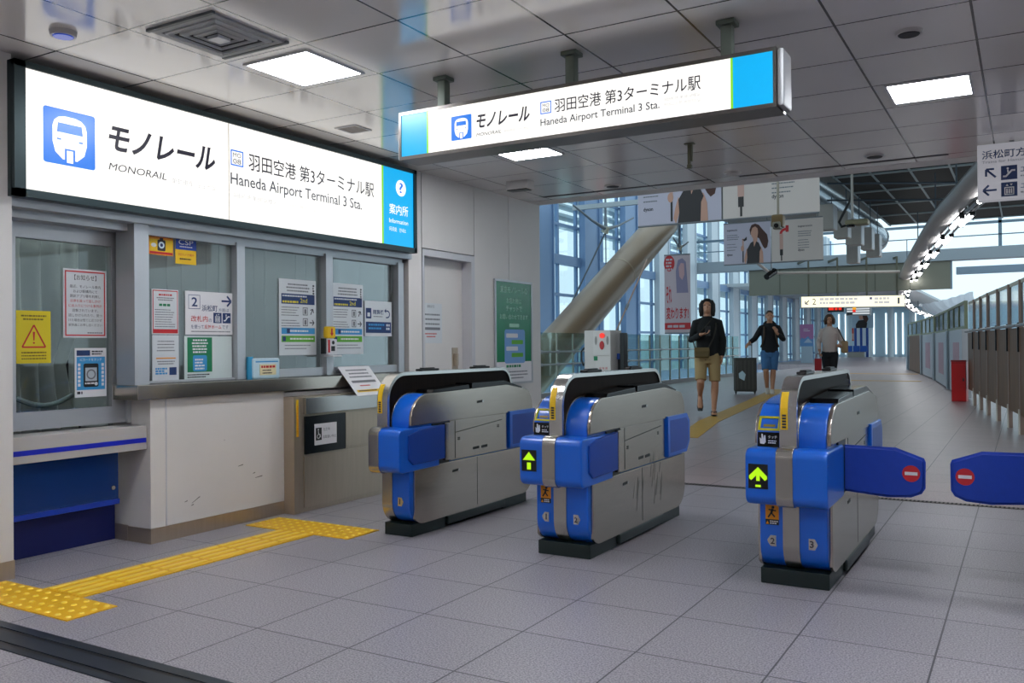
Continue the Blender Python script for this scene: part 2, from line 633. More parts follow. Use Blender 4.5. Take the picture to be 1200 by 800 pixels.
# stainless sill
bm = bmesh.new()
bx(bm, W - .2, 3.12, .815, W + .035, 5.63, .90, .004)
struct('trim_4', bm, steel, 30)
# dado joint bead
bm = bmesh.new()
bx(bm, W - .001, 3.325, .085, W + .004, 3.332, .815)
struct('trim_5', bm, white2, 0)
# scuffs on the white dado
bm = bmesh.new()
for a, b_, z_, dz in ((3.455, 3.475, .200, .004), (3.505, 3.565, .185, .030), (3.50, 3.52, .172, .004), (3.86, 3.90, .36, .005), (3.75, 3.755, .53, .006), (4.0, 4.06, .27, .004), (3.98, 4.0, .30, .003)):
    bm.faces.new([bm.verts.new(v) for v in ((W + .0008, a, z_), (W + .0008, b_, z_ + dz), (W + .0008, b_, z_ + dz + .006), (W + .0008, a, z_ + .003))])
struct('trim_17', bm, mat('scuff_dark', '5a5654', .7), 0)
# door
bm = bmesh.new()
bx(bm, W - .14, 5.835, 0.0, W - .10, 6.565, 1.85)
door = struct('door_1', bm, white, 0)
bm = bmesh.new()
bx(bm, W - .12, 5.812, 1.85, W + .006, 6.598, 1.905)
bx(bm, W - .13, 5.812, 0, W + .006, 5.84, 1.85)
bx(bm, W - .13, 6.545, 0, W + .006, 6.598, 1.85)
finish('door_frame', bm, white2, door, 0)
bm = bmesh.new()
bx(bm, W - .10, 6.38, .86, W - .094, 6.47, 1.09, .002)
bx(bm, W - .094, 6.40, .93, W - .055, 6.425, 1.04, .006)
finish('door_handle', bm, steel_w, door)

# drain groove and shutter track in the floor
bm = bmesh.new()
bx(bm, -3.6, 6.64, 0, 1.5, 6.70, .003)
struct('trim_6', bm, mat('drain_frame', '6a655f', .45, .6), 0)
bm = bmesh.new()
y = -3.55
while y < 1.45:
    bx(bm, y, 6.648, .002, y + .012, 6.692, .005)
    y += .026
struct('trim_7', bm, mat('drain_dark', '16171a', .6), 0)
bm = bmesh.new()
for a, b_ in ((1.825, 1.852), (1.875, 1.948), (1.970, 2.015)):
    bx(bm, -4.2, a, 0, 3.0, b_, .004)
struct('trim_8', bm, mat('track_steel', '3f4750', .35, .8), 0)
bm = bmesh.new()
for a, b_ in ((1.852, 1.875), (1.948, 1.970)):
    bx(bm, -4.2, a, 0, 3.0, b_, .0015)
struct('trim_9', bm, black, 0)

# ================================================================== BIG WALL SIGN
T = thing('station_sign', 'long lit white station sign on the left wall with monorail logo and blue information end', 'sign', M=fr_left(W + .10, 2.40, 1.84))
bm = bmesh.new()
bx(bm, 0, 0, -.11, 3.20, .655, -.012)
bx(bm, 0, 0, -.02, .055, .655, .012)
bx(bm, 3.165, 0, -.02, 3.20, .655, .012)
bx(bm, 0, .625, -.02, 3.2, .655, .012)
bx(bm, 0, 0, -.02, 3.2, .038, .012)
finish('casing', bm, mat('sign_casing', '3a4648', .35, .7), T, 0)
box('light_panel', e_white, T, .055, .038, -.012, 2.775, .625, 0)
box('blue_panel', e_blue, T, 2.795, .038, -.012, 3.165, .625, 0)
A = Art(T, .002)
A.rect('green_stripe', e_green, 2.775, .038, 2.795, .625, .001)
A.rect('panel_seam', mat('seam_line', 'cfc0a8', .5), 1.309, .038, 1.314, .625, .001)
oy, oz = 2.40, 1.84
train_icon(A, 2.547 - oy, 2.028 - oz, .279, e_ic, e_white, .002)
A.text('lettering', e_ink, 'モノレール', .504, 2.152 - oz, 1.208, 2.290 - oz, bold=.026, shear=.2)
A.text('lettering', e_ink, 'MONORAIL', .503, 2.048 - oz, .864, 2.086 - oz, bold=.0, shear=.18)
A.text('small_lettering', e_pale, '单轨电车  모노레일', .90, 2.035 - oz, 1.21, 2.072 - oz)
A.frame('station_number', e_ic, 1.326, 2.216 - oz, 1.426, 2.312 - oz, .008)
A.text('station_number', e_grey, 'MO', 1.345, 2.268 - oz, 1.407, 2.296 - oz)
A.text('station_number', e_grey, '08', 1.345, 2.229 - oz, 1.407, 2.260 - oz)
A.text('lettering', e_ink, '羽田空港 第3ターミナル駅', 1.468, 2.208 - oz, 2.681, 2.316 - oz, bold=.006)
A.text('lettering', e_grey, 'Haneda Airport Terminal 3 Sta.', 1.324, 2.078 - oz, 2.545, 2.172 - oz, bold=.006)
A.text('small_lettering', e_pale, '羽田机场 第3航站楼站  하네다공항 제3터미널', 1.337, 2.02 - oz, 2.065, 2.052 - oz)
A.disc('question_mark', e_white, 3.007, 2.327 - oz, .063, n=32)
A.text('question_mark', e_ic, '?', 2.984, 2.288 - oz, 3.030, 2.368 - oz, z=.004, bold=.01)
A.text('lettering', e_white, '案内所', 2.863, 2.115 - oz, 3.096, 2.195 - oz, bold=.006)
A.text('lettering', e_white, 'Information', 2.861, 2.048 - oz, 3.095, 2.082 - oz)
A.text('lettering', e_white, '问讯处   안내소', 2.861, 1.985 - oz, 3.07, 2.018 - oz)
A.done()

# ================================================================== HANGING SIGN
T = thing('hanging_sign', 'long lit station name sign hanging across the hall from three grey posts', 'sign', M=fr_front(-2.895, 3.75, 2.10))
L_ = 1.995
bm = bmesh.new()
bx(bm, 0, 0, -.16, L_, .255, -.012)
bx(bm, 0, 0, -.012, L_, .018, .004)
bx(bm, 0, .238, -.012, L_, .255, .004)
bx(bm, 0, .018, -.012, .014, .238, .004)
bx(bm, L_ - .014, .018, -.012, L_, .238, .004)
finish('casing', bm, mat('sign_casing_grey', '6e6a66', .3, .8), T, 0)
bm = bmesh.new()
bx(bm, L_, .004, -.15, L_ + .03, .25, -.004, .012)
bx(bm, -.012, .004, -.15, 0, .25, -.004, .005)
finish('end_cap', bm, mat('end_cap_grey', '9a9c9e', .5, .5), T)
box('light_panel', e_white, T, .19, .018, -.012, 1.80, .238, 0)
box('blue_panel', e_blue, T, .014, .018, -.012, .18, .238, 0)
box('blue_panel', e_blue, T, 1.81, .018, -.012, L_ - .014, .238, 0)
A = Art(T, .002)
A.rect('green_stripe', e_green, .18, .018, .19, .238, .001)
A.rect('green_stripe', e_green, 1.80, .018, 1.81, .238, .001)
hx, hz = -2.895, 2.10
train_icon(A, -2.557 - hx, .062, .125, e_ic, e_white, .002)
A.text('lettering', e_ink, 'モノレール', -2.402 - hx, 2.218 - hz - .012, -2.092 - hx, 2.290 - hz - .012, bold=.026, shear=.2)
A.text('lettering', e_ink, 'MONORAIL', -2.404 - hx, .066, -2.254 - hx, .083, shear=.18)
A.text('small_lettering', e_pale, '单轨电车  모노레일', -2.24 - hx, .064, -2.10 - hx, .080)
A.frame('station_number', e_ic, -2.032 - hx, .126, -1.972 - hx, .186, .005)
A.text('station_number', e_grey, 'MO', -2.02 - hx, .158, -1.984 - hx, .175)
A.text('station_number', e_grey, '08', -2.02 - hx, .135, -1.984 - hx, .153)
A.text('lettering', e_ink, '羽田空港 第3ターミナル駅', -1.954 - hx, .124, -1.228 - hx, .190, bold=.006)
A.text('lettering', e_grey, 'Haneda Airport Terminal 3 Sta.', -2.032 - hx, .058, -1.42 - hx, .104, bold=.008)
A.text('small_lettering', e_pale, '羽田机场 第3航站楼站', -1.40 - hx, .096, -1.23 - hx, .112)
A.text('small_lettering', e_pale, '하네다공항 제3터미널', -1.40 - hx, .070, -1.23 - hx, .088)
A.done()
for x in (-2.661, -1.901, -1.131):
    bm = bmesh.new()
    bx(bm, x - hx - .026, .255, -.107, x - hx + .026, CZ - hz - .02, -.055, .008)
    bx(bm, x - hx - .042, CZ - hz - .022, -.122, x - hx + .042, CZ - hz, -.040, .004)
    finish('hanger_post', bm, mat('olive_post', '6c766c', .5, .2), T)

# small direction sign on the right
T = thing('direction_sign', 'white direction sign with blue arrows hanging at the upper right edge', 'sign', M=fr_front(-.295, 7.12, 2.108))
bm = bmesh.new()
bx(bm, 0, 0, -.08, 1.30, .405, 0, .006)
finish('board', bm, mat('sign_board', 'dcdce6', .4, emit=.35), T)
bm = bmesh.new()
for x in (.2, 1.1):
    bx(bm, x, .40, -.06, x + .03, .421, -.03)
finish('bracket', bm, alud, T, 0)
A = Art(T, .002)
A.text('lettering', navy, '浜松町方面は2番線', .03, .298, .62, .360, bold=.012)
A.text('small_lettering', greyink, 'Trains for Hamamatsucho  Platform 2', .03, .268, .60, .288)
arrow_icon(A, navy, .085, .195, .085, 135, .014, .002)
arrow_icon(A, navy, .078, .075, .085, 180, .014, .002)
escalator_icon(A, .148, .140, .100, navy, paper, .002)
lift_icon(A, .148, .022, .100, navy, paper, .002)
A.text('lettering', navy, 'エスカレーター', .268, .185, .60, .228, bold=.01)
A.text('lettering', navy, 'エレベーター', .268, .070, .56, .112, bold=.01)
A.rows('small_lettering', greyink, .268, .55, .165, 1, .02, .010)
A.rows('small_lettering', greyink, .268, .55, .050, 1, .02, .010)
A.done()

# ================================================================== CEILING FITTINGS
def ceiling_light(x, y, label, group=None):
    T = thing('ceiling_light', label, 'ceiling light', (x, y, CZ), group)
    s = .215
    bm = bmesh.new()
    bx(bm, -s, -s, -.008, s, -s + .014, .0)
    bx(bm, -s, s - .014, -.008, s, s, .0)
    bx(bm, -s, -s + .014, -.008, -s + .014, s - .014, .0)
    bx(bm, s - .014, -s + .014, -.008, s, s - .014, .0)
    finish('frame', bm, white2, T, 0)
    box('diffuser', e_panel, T, -s + .014, -s + .014, -.005, s - .014, s - .014, -.001)


ceiling_light(-3.175, 3.33, 'square lit ceiling panel above the big wall sign, beside the air vent')
ceiling_light(-.458, 5.46, 'square lit ceiling panel at the upper right of the hall ceiling')
ceiling_light(-3.17, 5.61, 'square lit ceiling panel half hidden behind the hanging sign')
for x, y in ((-.458, 3.30), (2.26, 5.46), (2.26, 3.30), (-3.175, 1.15), (-.458, 1.15), (2.26, 1.15), (-3.175, -1.2), (-.458, -1.2), (2.26, -1.2)):
    ceiling_light(x, y, 'square lit ceiling panel over the hall, out of view', 'hall ceiling panels out of view')
T = thing('air_vent', 'square ceiling air vent with nested square blades', 'vent', (-3.17, 2.772, CZ))
bm = bmesh.new()


def sq(bm, r, w, z0, z1):
    bx(bm, -r, -r, z0, r, -r + w, z1)
    bx(bm, -r, r - w, z0, r, r, z1)
    bx(bm, -r, -r + w, z0, -r + w, r - w, z1)
    bx(bm, r - w, -r + w, z0, r, r - w, z1)


sq(bm, .205, .030, -.010, 0)
finish('frame', bm, mat('vent_grey', '8f9294', .5), T, 0)
box('backing', black, T, -.176, -.176, -.004, .176, .176, -.001)
ventw = mat('vent_white', 'e2e4e5', .4)
for r in (.165, .120, .078):
    bm = bmesh.new()
    vs = []
    for (q, zz_) in ((r, -.006), (r - .014, -.020)):
        vs.append([bm.verts.new((sx * q, sy * q, zz_)) for sx, sy in ((-1, -1), (1, -1), (1, 1), (-1, 1))])
    for k in range(4):
        bm.faces.new((vs[0][k], vs[0][(k + 1) % 4], vs[1][(k + 1) % 4], vs[1][k]))
    bmesh.ops.solidify(bm, geom=bm.faces[:], thickness=.003)
    sq(bm, r, .010, -.013, -.004)
    finish('blade', bm, ventw, T, 0)
box('centre_plate', ventw, T, -.036, -.036, -.024, .036, .036, -.010)
for q in (-.216, .216):
    box('slot_bar', mat('slot_bar', '5b6163', .5), T, -.215, q - .009, -.012, .215, q + .009, 0)


def round_fit(name, label, cat, x, y, r, h, m1, m2, z=CZ):
    T = thing(name, label, cat, (x, y, z))
    bm = bmesh.new()
    cyl(bm, (0, 0, -h), (0, 0, 0), r * .92, r, 28)
    finish('rim', bm, m1, T)
    bm = bmesh.new()
    cyl(bm, (0, 0, -h - .004), (0, 0, -h + .001), r * .70, r * .78, 28)
    finish('cover', bm, m2, T)
    return T


rimm = mat('speaker_rim', 'b9b6b4', .4)
grill = mat('speaker_grille', '3c3b3c', .6, vary=.3, scale=90)
round_fit('spotlight', 'round ceiling spotlight with a blue lens at the upper left', 'spotlight', -3.723, 2.373, .058, .022, rimm, e_spot)
round_fit('ceiling_speaker', 'round ceiling speaker with dark grille between the hanging sign and lit panel', 'speaker', -.454, 4.396, .062, .014, rimm, grill)
round_fit('ceiling_speaker', 'round flat ceiling fitting at the beam, right of the security camera', 'speaker', -.987, 7.157, .075, .014, rimm, grill)
round_fit('ceiling_speaker', 'round flat ceiling fitting at the beam, above the portrait banners', 'speaker', -2.102, 7.218, .075, .014, rimm, rimm)
round_fit('ceiling_speaker', 'round flat ceiling fitting at the beam, furthest left of the three by the beam', 'speaker', -3.18, 7.21, .075, .014, rimm, grill)
round_fit('ceiling_disc', 'wide white ceiling disc showing just under the right half of the hanging sign', 'ceiling fitting', -1.21, 4.95, .095, .02, white2, white2)
round_fit('ceiling_disc', 'wide white ceiling disc showing just under the middle of the hanging sign', 'ceiling fitting', -2.78, 5.0, .085, .018, white2, white2)
T = round_fit('smoke_detector', 'small white smoke detector below the hanging sign', 'smoke detector', -2.02, 5.35, .045, .02, white2, mat('detector_white', 'd9d7d2', .5))
bm = bmesh.new()
cyl(bm, (0, 0, -.05), (0, 0, -.02), .018, .034, 18)
finish('sensor_head', bm, MATS['detector_white'], T)
T = thing('ceiling_box', 'small white box with a dark slot on the ceiling near the door', 'ceiling box', (-3.79, 6.60, CZ))
box('housing', white, T, -.11, -.05, -.072, .11, .06, 0, bev=.004)
box('slot', black, T, -.10, -.045, -.0795, .09, .05, -.071)
T = thing('ceiling_grille', 'small square grille in the ceiling near the end of the big sign', 'vent', (-3.79, 4.42, CZ))
bm = bmesh.new()
sq(bm, .085, .012, -.005, 0)
finish('frame', bm, white2, T, 0)
bm = bmesh.new()
for k in range(7):
    bx(bm, -.073, -.07 + k * .021, -.004, .073, -.056 + k * .021, -.001)
finish('slat', bm, mat('grille_grey', '8e8680', .5), T, 0)
T = thing('ceiling_bracket', 'short metal bracket hanging from the ceiling left of the portrait banners', 'bracket', (-2.055, 6.01, CZ))
bm = bmesh.new()
bx(bm, -.035, -.02, -.008, .035, .02, 0)
bx(bm, -.012, -.012, -.165, .006, .012, -.008)
bx(bm, .010, -.010, -.13, .022, .010, -.008)
bx(bm, -.016, -.016, -.18, .016, .016, -.15, .004)
finish('arm', bm, mat('olive_metal', '6a6a58', .4, .6), T)

# ================================================================== TICKET GATES
steel_strip = mat('steel_strip', 'b4b0a8', .25, .95, vary=.06, scale=9, stretch=(6, 1, .3))


def body_profile(o=0.):
    p = arc(.12, .19, .12 + o, 180, 270, 8)
    p += [(1.28, .07 - o)] + arc(1.29, .21, .14 + o, 270, 360, 8)
    p += [(1.43 + o, .66)] + arc(1.29, .67, .14 + o, 0, 62, 6)
    p += [(1.08, .835 + o)]
    p += arc(.17, .66, .17 + o, 95, 180, 8, .16 + o)
    return p


def clip_profile(p, z0, z1):
    """part of a closed profile between two heights"""
    def cut(poly, keep, zz_):
        out = []
        for i in range(len(poly)):
            a, b = poly[i], poly[(i + 1) % len(poly)]
            ia, ib = keep(a[1]), keep(b[1])
            if ia:
                out.append(a)
            if ia != ib:
                t = (zz_ - a[1]) / (b[1] - a[1])
                out.append((a[0] + t * (b[0] - a[0]), zz_))
        return out
    p = cut(p, lambda v: v >= z0, z0)
    return cut(p, lambda v: v <= z1, z1)


def shrink(p, dy0, dy1):
    return [(min(max(q[0], dy0), dy1), q[1]) for q in p]


def no_entry(T, M, r):
    pass


def gate(label, cx, y0, left=True, right=True, tags=('1', '2'), arrow='block', open_side=None, scuff=False):
    T = thing('ticket_gate', label, 'ticket gate', (cx, y0, 0))
    xl = -.15 if left else -.045
    xr = .15 if right else .03
    # plinth
    bm = bmesh.new()
    bx(bm, xl - .002, .02, 0, xr + .002, .36, .072, .004)
    bx(bm, xl - .002, 1.04, 0, xr + .002, 1.36, .072, .004)
    bx(bm, xl - (.022 if left else 0), .36, .012, xr + .022, 1.04, .068, .012)
    finish('plinth', bm, dkgreen, T)
    # blue core
    bm = bmesh.new()
    prism(bm, body_profile(), xl, xr, .01)
    finish('body', bm, blue, T)
    # steel centre strip running up the front
    bm = bmesh.new()
    prism(bm, body_profile(.007), -.045, .03, .004)
    finish('centre_strip', bm, steel_strip, T)
    sides = ([1] if right else []) + ([-1] if left else [])
    for s in sides:
        xa = xr if s > 0 else xl
        pr = body_profile(.004)
        bm = bmesh.new()
        q = clip_profile(shrink(pr, .035, 1.45), .05, .395)
        prism(bm, q, xa, xa + s * .015, .003)
        finish('lower_side_panel', bm, steel, T)
        bm = bmesh.new()
        q = clip_profile(shrink(pr, .0, 1.45), .645, .95)
        prism(bm, q, xa, xa + s * .018, .004)
        finish('upper_side_panel', bm, steel, T)
        bm = bmesh.new()
        prism(bm, [(.40, .40), (1.08, .40), (1.08, .645), (.40, .645)], xa, xa + s * .011, .002)
        finish('middle_side_panel', bm, steel, T)
        bm = bmesh.new()
        xo = xa + s * .0115
        prism(bm, [(.46, .566), (1.02, .604), (1.02, .608), (.46, .570)], xo, xo + s * .001)
        prism(bm, [(.455, .41), (.459, .41), (.459, .64), (.455, .64)], xo, xo + s * .001)
        for yy, zz_ in ((.51, .53), (.51, .54), (.98, .57), (.98, .58)):
            prism(bm, [(yy - .022, zz_ - .012), (yy, zz_ - .012), (yy, zz_ - .005), (yy - .022, zz_ - .005)], xo, xo + s * .001)
        for k in range(2):
            prism(bm, [(.66 + k * .10, .44), (.73 + k * .10, .442), (.73 + k * .10, .458), (.66 + k * .10, .456)], xo, xo + s * .001)
        xo2 = xa + s * .0155
        prism(bm, [(.42, .325), (.48, .328), (.48, .342), (.42, .339)], xo2, xo2 + s * .001)
        prism(bm, [(.70, .085), (.703, .085), (.703, .39), (.70, .39)], xo2, xo2 + s * .0005)
        xo3 = xa + s * .0185
        prism(bm, [(.70, .735), (.76, .737), (.76, .752), (.70, .75)], xo3, xo3 + s * .001)
        finish('side_slot', bm, mat('slot_ink', '211f1e', .5), T, 0)
        bm = bmesh.new()
        for k in range(2):
            y_, z_ = (.49, .3335) if k == 0 else (.77, .7435)
            cyl(bm, (xo2 + s * .001 if k == 0 else xo3 + s * .001, y_, z_), (xa, y_, z_), .009, n=14)
        finish('key_lock', bm, steel_b, T)
        # bevelled flaps recesses front and rear
        opened = open_side == s
        for rear in (0, 1):
            if rear:
                ya, yb, za, zb_ = 1.10, 1.50, .405, .655
            else:
                ya, yb, za, zb_ = -.085, .39, .395, .64
            bm = bmesh.new()
            if rear:
                prism(bm, [(ya, za), (yb - .06, za), (yb, za + .07), (yb, zb_ - .05), (yb - .05, zb_), (ya, zb_)], xa, xa + s * .030, .006)
                finish('flap_frame', bm, blue, T)
            else:
                prism(bm, [(.22, za), (yb, za), (yb, zb_), (.22, zb_)], xa, xa + s * .010, .001)
                finish('flap_recess', bm, black, T)
            if opened and not rear:
                # padded flap swung out across the passage
                bm = bmesh.new()
                pf = [(.0, .395), (.20, .378), (.30, .385), (.345, .405), (.36, .43), (.362, .55), (.355, .568), (.235, .612), (0, .615)]
                f_ = [bm.verts.new((xa + s * p[0], .365, p[1])) for p in pf]
                b2 = [bm.verts.new((xa + s * p[0], .400, p[1])) for p in pf]
                fs = [bm.faces.new(f_), bm.faces.new(b2[::-1])] + [bm.faces.new((f_[i], f_[(i + 1) % len(pf)], b2[(i + 1) % len(pf)], b2[i])) for i in range(len(pf))]
                bmesh.ops.recalc_face_normals(bm, faces=fs)
                bmesh.ops.bevel(bm, geom=list({e for f in fs[:2] for e in f.edges}), offset=.012, segments=3, affect='EDGES')
                fl = finish('flap', bm, blue_f, T)
                for (cxx, czz, yy) in ((xa + s * .302, .497, .364),):
                    ME = Matrix(((1, 0, 0, cxx), (0, 0, -1, yy), (0, 1, 0, czz), (0, 0, 0, 1)))
                    for nm, mm, pts, dz in (('no_entry_disc', redm, [(.038 * math.cos(2 * PI * i / 28), .038 * math.sin(2 * PI * i / 28)) for i in range(28)], .001),
                                            ('no_entry_bar', paper, [(-.027, -.0075), (.027, -.0075), (.027, .0075), (-.027, .0075)], .002)):
                        bm = bmesh.new()
                        bm.faces.new([bm.verts.new(ME @ Vector((p[0], p[1], dz))) for p in pts])
                        finish(nm, bm, mm, fl, 0)
            else:
                bm = bmesh.new()
                x_ = xa + s * (.032 if rear else .026)
                if rear:
                    pf = [(1.125, .425), (1.42, .425), (1.47, .475), (1.47, .60), (1.43, .632), (1.125, .632)]
                else:
                    pf = [(-.045, .455), (.0, .42), (.315, .425), (.315, .630), (.06, .618), (-.045, .592)]
                prism(bm, pf, xa, x_ if rear else xa + s * .036, .008)
                finish('flap', bm, blue_d, T)
                if not rear:
                    bm = bmesh.new()
                    bx(bm, min(xa, xa + s * .032), .325, .41, max(xa, xa + s * .032), .375, .638, .004)
                    finish('flap_hinge', bm, steel, T)
    # bumper housing at the front
    bxl = xl - (.032 if left else .0)
    bxr = xr + (.026 if right else .0)
    bm = bmesh.new()
    q = [(.27, .385), (.27, .628)] + [(.0, .632)] + arc(-.085, .592, .04, 90, 180, 5) + arc(-.080, .425, .045, 180, 270, 5)
    prism(bm, q, bxl, bxr, .014)
    finish('front_housing', bm, blue, T)
    bm = bmesh.new()
    q = [(.2, .380), (.2, .636)] + [(.0, .638)] + arc(-.085, .594, .045, 90, 180, 5) + arc(-.080, .423, .050, 180, 270, 5)
    prism(bm, q, -.045, .03, .004)
    finish('housing_strip', bm, steel_strip, T)
    # hoop: steel band around a smoked panel
    outer = [(-.045, .62)] + arc(.125, .785, .17, 180, 90, 10, .165) + arc(1.25, .82, .13, 90, 0, 8) + [(1.38, .66)]
    inner = [(-.025, .62)] + arc(.125, .785, .15, 180, 90, 10, .145) + arc(1.25, .82, .11, 90, 0, 8) + [(1.36, .66)]
    bm = bmesh.new()
    vo = [[bm.verts.new((x, p[0], p[1])) for p in outer] for x in (-.045, .03)]
    vi = [[bm.verts.new((x, p[0], p[1])) for p in inner] for x in (-.045, .03)]
    for i in range(len(outer) - 1):
        for a_, b_ in ((vo[0], vo[1]), (vi[1], vi[0]), (vi[0], vo[0]), (vo[1], vi[1])):
            bm.faces.new((a_[i], a_[i + 1], b_[i + 1], b_[i]))
    finish('hoop_band', bm, steel_b, T)
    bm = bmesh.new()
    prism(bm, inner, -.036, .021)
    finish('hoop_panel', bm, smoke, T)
    bm = bmesh.new()
    for a_ in (.34, .95):
        bx(bm, -.055, a_, .950, -.005, a_ + .19, .963, .005)
        bx(bm, -.045, a_ + .03, .962, -.012, a_ + .15, .970, .003)
    finish('hoop_sensor', bm, black, T)
    # hoop sticker following the band
    st = outer[3:8]
    for nm, mm, xa, xb, off, rng in (('hoop_sticker', yellow, -.040, -.008, .0012, st), ('hoop_sticker_print', ink, -.033, -.015, .0022, None)):
        bm = bmesh.new()
        if rng:
            pts = [(-.045, .715)] + outer[1:6]
            for i in range(len(pts) - 1):
                n_ = Vector((pts[i + 1][1] - pts[i][1], -(pts[i + 1][0] - pts[i][0]))).normalized() * -off
                bm.faces.new([bm.verts.new(v) for v in ((xa, pts[i][0] + n_.x, pts[i][1] + n_.y), (xb, pts[i][0] + n_.x, pts[i][1] + n_.y), (xb, pts[i + 1][0] + n_.x, pts[i + 1][1] + n_.y), (xa, pts[i + 1][0] + n_.x, pts[i + 1][1] + n_.y))])
        else:
            for k in range(5):
                z_ = .722 + k * .013
                bm.faces.new([bm.verts.new(v) for v in ((xa, -.0475, z_), (xb, -.0475, z_), (xb, -.0475, z_ + .009), (xa, -.0475, z_ + .009))])
        finish(nm, bm, mm, T, 0)
    # top decks
    if right:
        bm = bmesh.new()
        prism(bm, [(.20, .80), (.24, .842), (.62, .858), (.64, .80)], .032, .160, .004)
        prism(bm, [(.655, .80), (.655, .866), (1.06, .868), (1.30, .815), (1.30, .78)], .032, .160, .004)
        finish('top_deck', bm, gloss_black, T)
    if left:
        bm = bmesh.new()
        prism(bm, [(.42, .80), (.44, .845), (1.06, .858), (1.30, .80), (1.30, .76)], -.158, -.048, .004)
        finish('top_deck', bm, gloss_black, T)
        # card reader
        bm = bmesh.new()
        prism(bm, [(-.02, .62), (-.012, .70), (.03, .772), (.09, .815), (.20, .838), (.42, .848), (.42, .62)], -.155, -.048, .008)
        rd = finish('card_reader', bm, blue, T)
        bm = bmesh.new()
        prism(bm, [(-.0225, .632), (-.0165, .698), (-.012, .698), (-.012, .632)], -.150, -.053, .001)
        finish('reader_panel', bm, gloss_black, rd)
        d = Vector((.042, .072)).normalized()
        n_ = Vector((-d.y, d.x))

        def sl(u, v, o=.0015):      # point on the sloping reader face
            return Vector((u, -.012 + d.x * v + n_.x * o, .70 + d.y * v + n_.y * o))
        bm = bmesh.new()
        pts = [(-.140, .016), (-.063, .016), (-.063, .066), (-.140, .066)]
        o_ = [(-.151, .005), (-.052, .005), (-.052, .077), (-.151, .077)]
        for k in range(4):
            bm.faces.new([bm.verts.new(sl(*p, .003)) for p in (o_[k], o_[(k + 1) % 4], pts[(k + 1) % 4], pts[k])])
        r_ = bmesh.ops.solidify(bm, geom=bm.faces[:], thickness=.004)
        finish('reader_ring', bm, mat('ring_yellow', 'e8e020', .4), rd, 0)
        bm = bmesh.new()
        bm.faces.new([bm.verts.new(sl(*p, .002)) for p in ((-.128, .024), (-.075, .024), (-.075, .036), (-.128, .036))])
        finish('ticket_slot', bm, mat('slot_gold', '8d7a20', .4), rd, 0)
        bm = bmesh.new()
        prism(bm, [(.10, .819), (.20, .8395), (.36, .847), (.36, .850), (.20, .8425), (.10, .822)], -.142, -.062)
        finish('touch_pad', bm, mat('touch_pad_blue', '2a78e8', .2, emit=.25), rd)
        RM = Matrix(((1, 0, 0, -.150), (0, 0, -1, -.0205), (0, 1, 0, .634), (0, 0, 0, 1)))
        e_ = bpy.data.objects.new('reader_mark', None)
        A = Art(T, 0)
        A.poly('reader_mark', paper, [(.012, .012), (.030, .010), (.038, .020), (.036, .050), (.030, .050), (.028, .034), (.024, .056), (.018, .056), (.018, .032), (.010, .040)], .001)
        A.text('reader_mark', paper, 'タッチ', .048, .036, .088, .050, .001)
        A.rows('reader_mark', paper, .048, .088, .028, 2, .009, .005, .001)
        bpy.data.objects.remove(e_)
        for (pt, _), (b, m_) in A.b.items():
            b.transform(RM)
            finish(pt, b, m_, rd, 0)
    # markings on the front, drawn in a frame on the front faces
    def front(draw, yy):
        A = Art(T, 0)
        draw(A)
        for (pt, _), (b, m_) in A.b.items():
            b.normal_update()
            fl = [f for f in b.faces if f.normal.z < 0]
            if fl:
                bmesh.ops.reverse_faces(b, faces=fl)
            b.transform(Matrix(((1, 0, 0, 0), (0, 0, -1, yy), (0, 1, 0, 0), (0, 0, 0, 1))))
            finish(pt, b, m_, T, 0, recalc=False)

    def low(A):
        if left:
            A.poly('number_tag', steel_b, [(-.112, .195), (-.100, .178), (-.075, .178), (-.075, .228), (-.100, .228), (-.115, .206)], .001)
            A.text('number_tag_print', ink, tags[0], -.100, .188, -.082, .219, .002, bold=.02, keep='c')
            A.rect('caution_sticker', orange, -.122, .300, -.062, .368, .001)
            A.rect('caution_sticker', black, -.122, .275, -.062, .300, .001)
            A.disc('caution_print', black, -.088, .355, .007, .002, n=10)
            A.line('caution_print', black, -.090, .348, -.096, .328, .010, .002)
            A.line('caution_print', black, -.096, .330, -.080, .312, .007, .002)
            A.line('caution_print', black, -.096, .330, -.110, .308, .007, .002)
            A.line('caution_print', black, -.108, .344, -.074, .340, .006, .002)
            A.poly('caution_print', orange, [(-.120, .278), (-.106, .278), (-.113, .293)], .002)
            A.rows('caution_print', paper, -.102, -.066, .294, 2, .009, .005, .002)
        if right:
            A.poly('number_tag', steel_b, [(.068, .178), (.095, .178), (.108, .203), (.095, .228), (.068, .228)], .001)
            A.text('number_tag_print', ink, tags[1], .073, .188, .090, .219, .002, bold=.02, keep='c')
    front(low, -.0005)

    def mid(A):
        if left:
            A.rect('arrow_display', black, -.165, .455, -.078, .565, .001)
            if arrow == 'block':
                A.poly('display_arrow', e_arrow, [(-.158, .512), (-.085, .512), (-.1215, .555)], .002)
                A.rect('display_arrow', e_arrow, -.133, .464, -.110, .500, .002)
            else:
                c = -.1215
                A.poly('display_arrow', e_arrow, [(c - .040, .500), (c - .030, .492), (c, .522), (c + .030, .492), (c + .040, .500), (c + .040, .512), (c, .552), (c - .040, .512)], .002)
                A.rect('display_arrow', e_arrow, c - .008, .490, c + .008, .535, .0025)
                A.rect('display_arrow', e_arrow, c - .012, .463, c + .012, .473, .002)
    front(mid, -.1255)
    if scuff:
        bm = bmesh.new()
        for k in range(16):
            yy = .55 + random.random() * .5
            zz_ = .14 + random.random() * .2
            prism(bm, [(yy, zz_), (yy + .004, zz_), (yy + .03, zz_ + .08 + random.random() * .06), (yy + .026, zz_ + .08)], xr + .0155, xr + .0158)
        finish('scuff_mark', bm, mat('scuff', '77736c', .5, .6), T, 0)
    return T


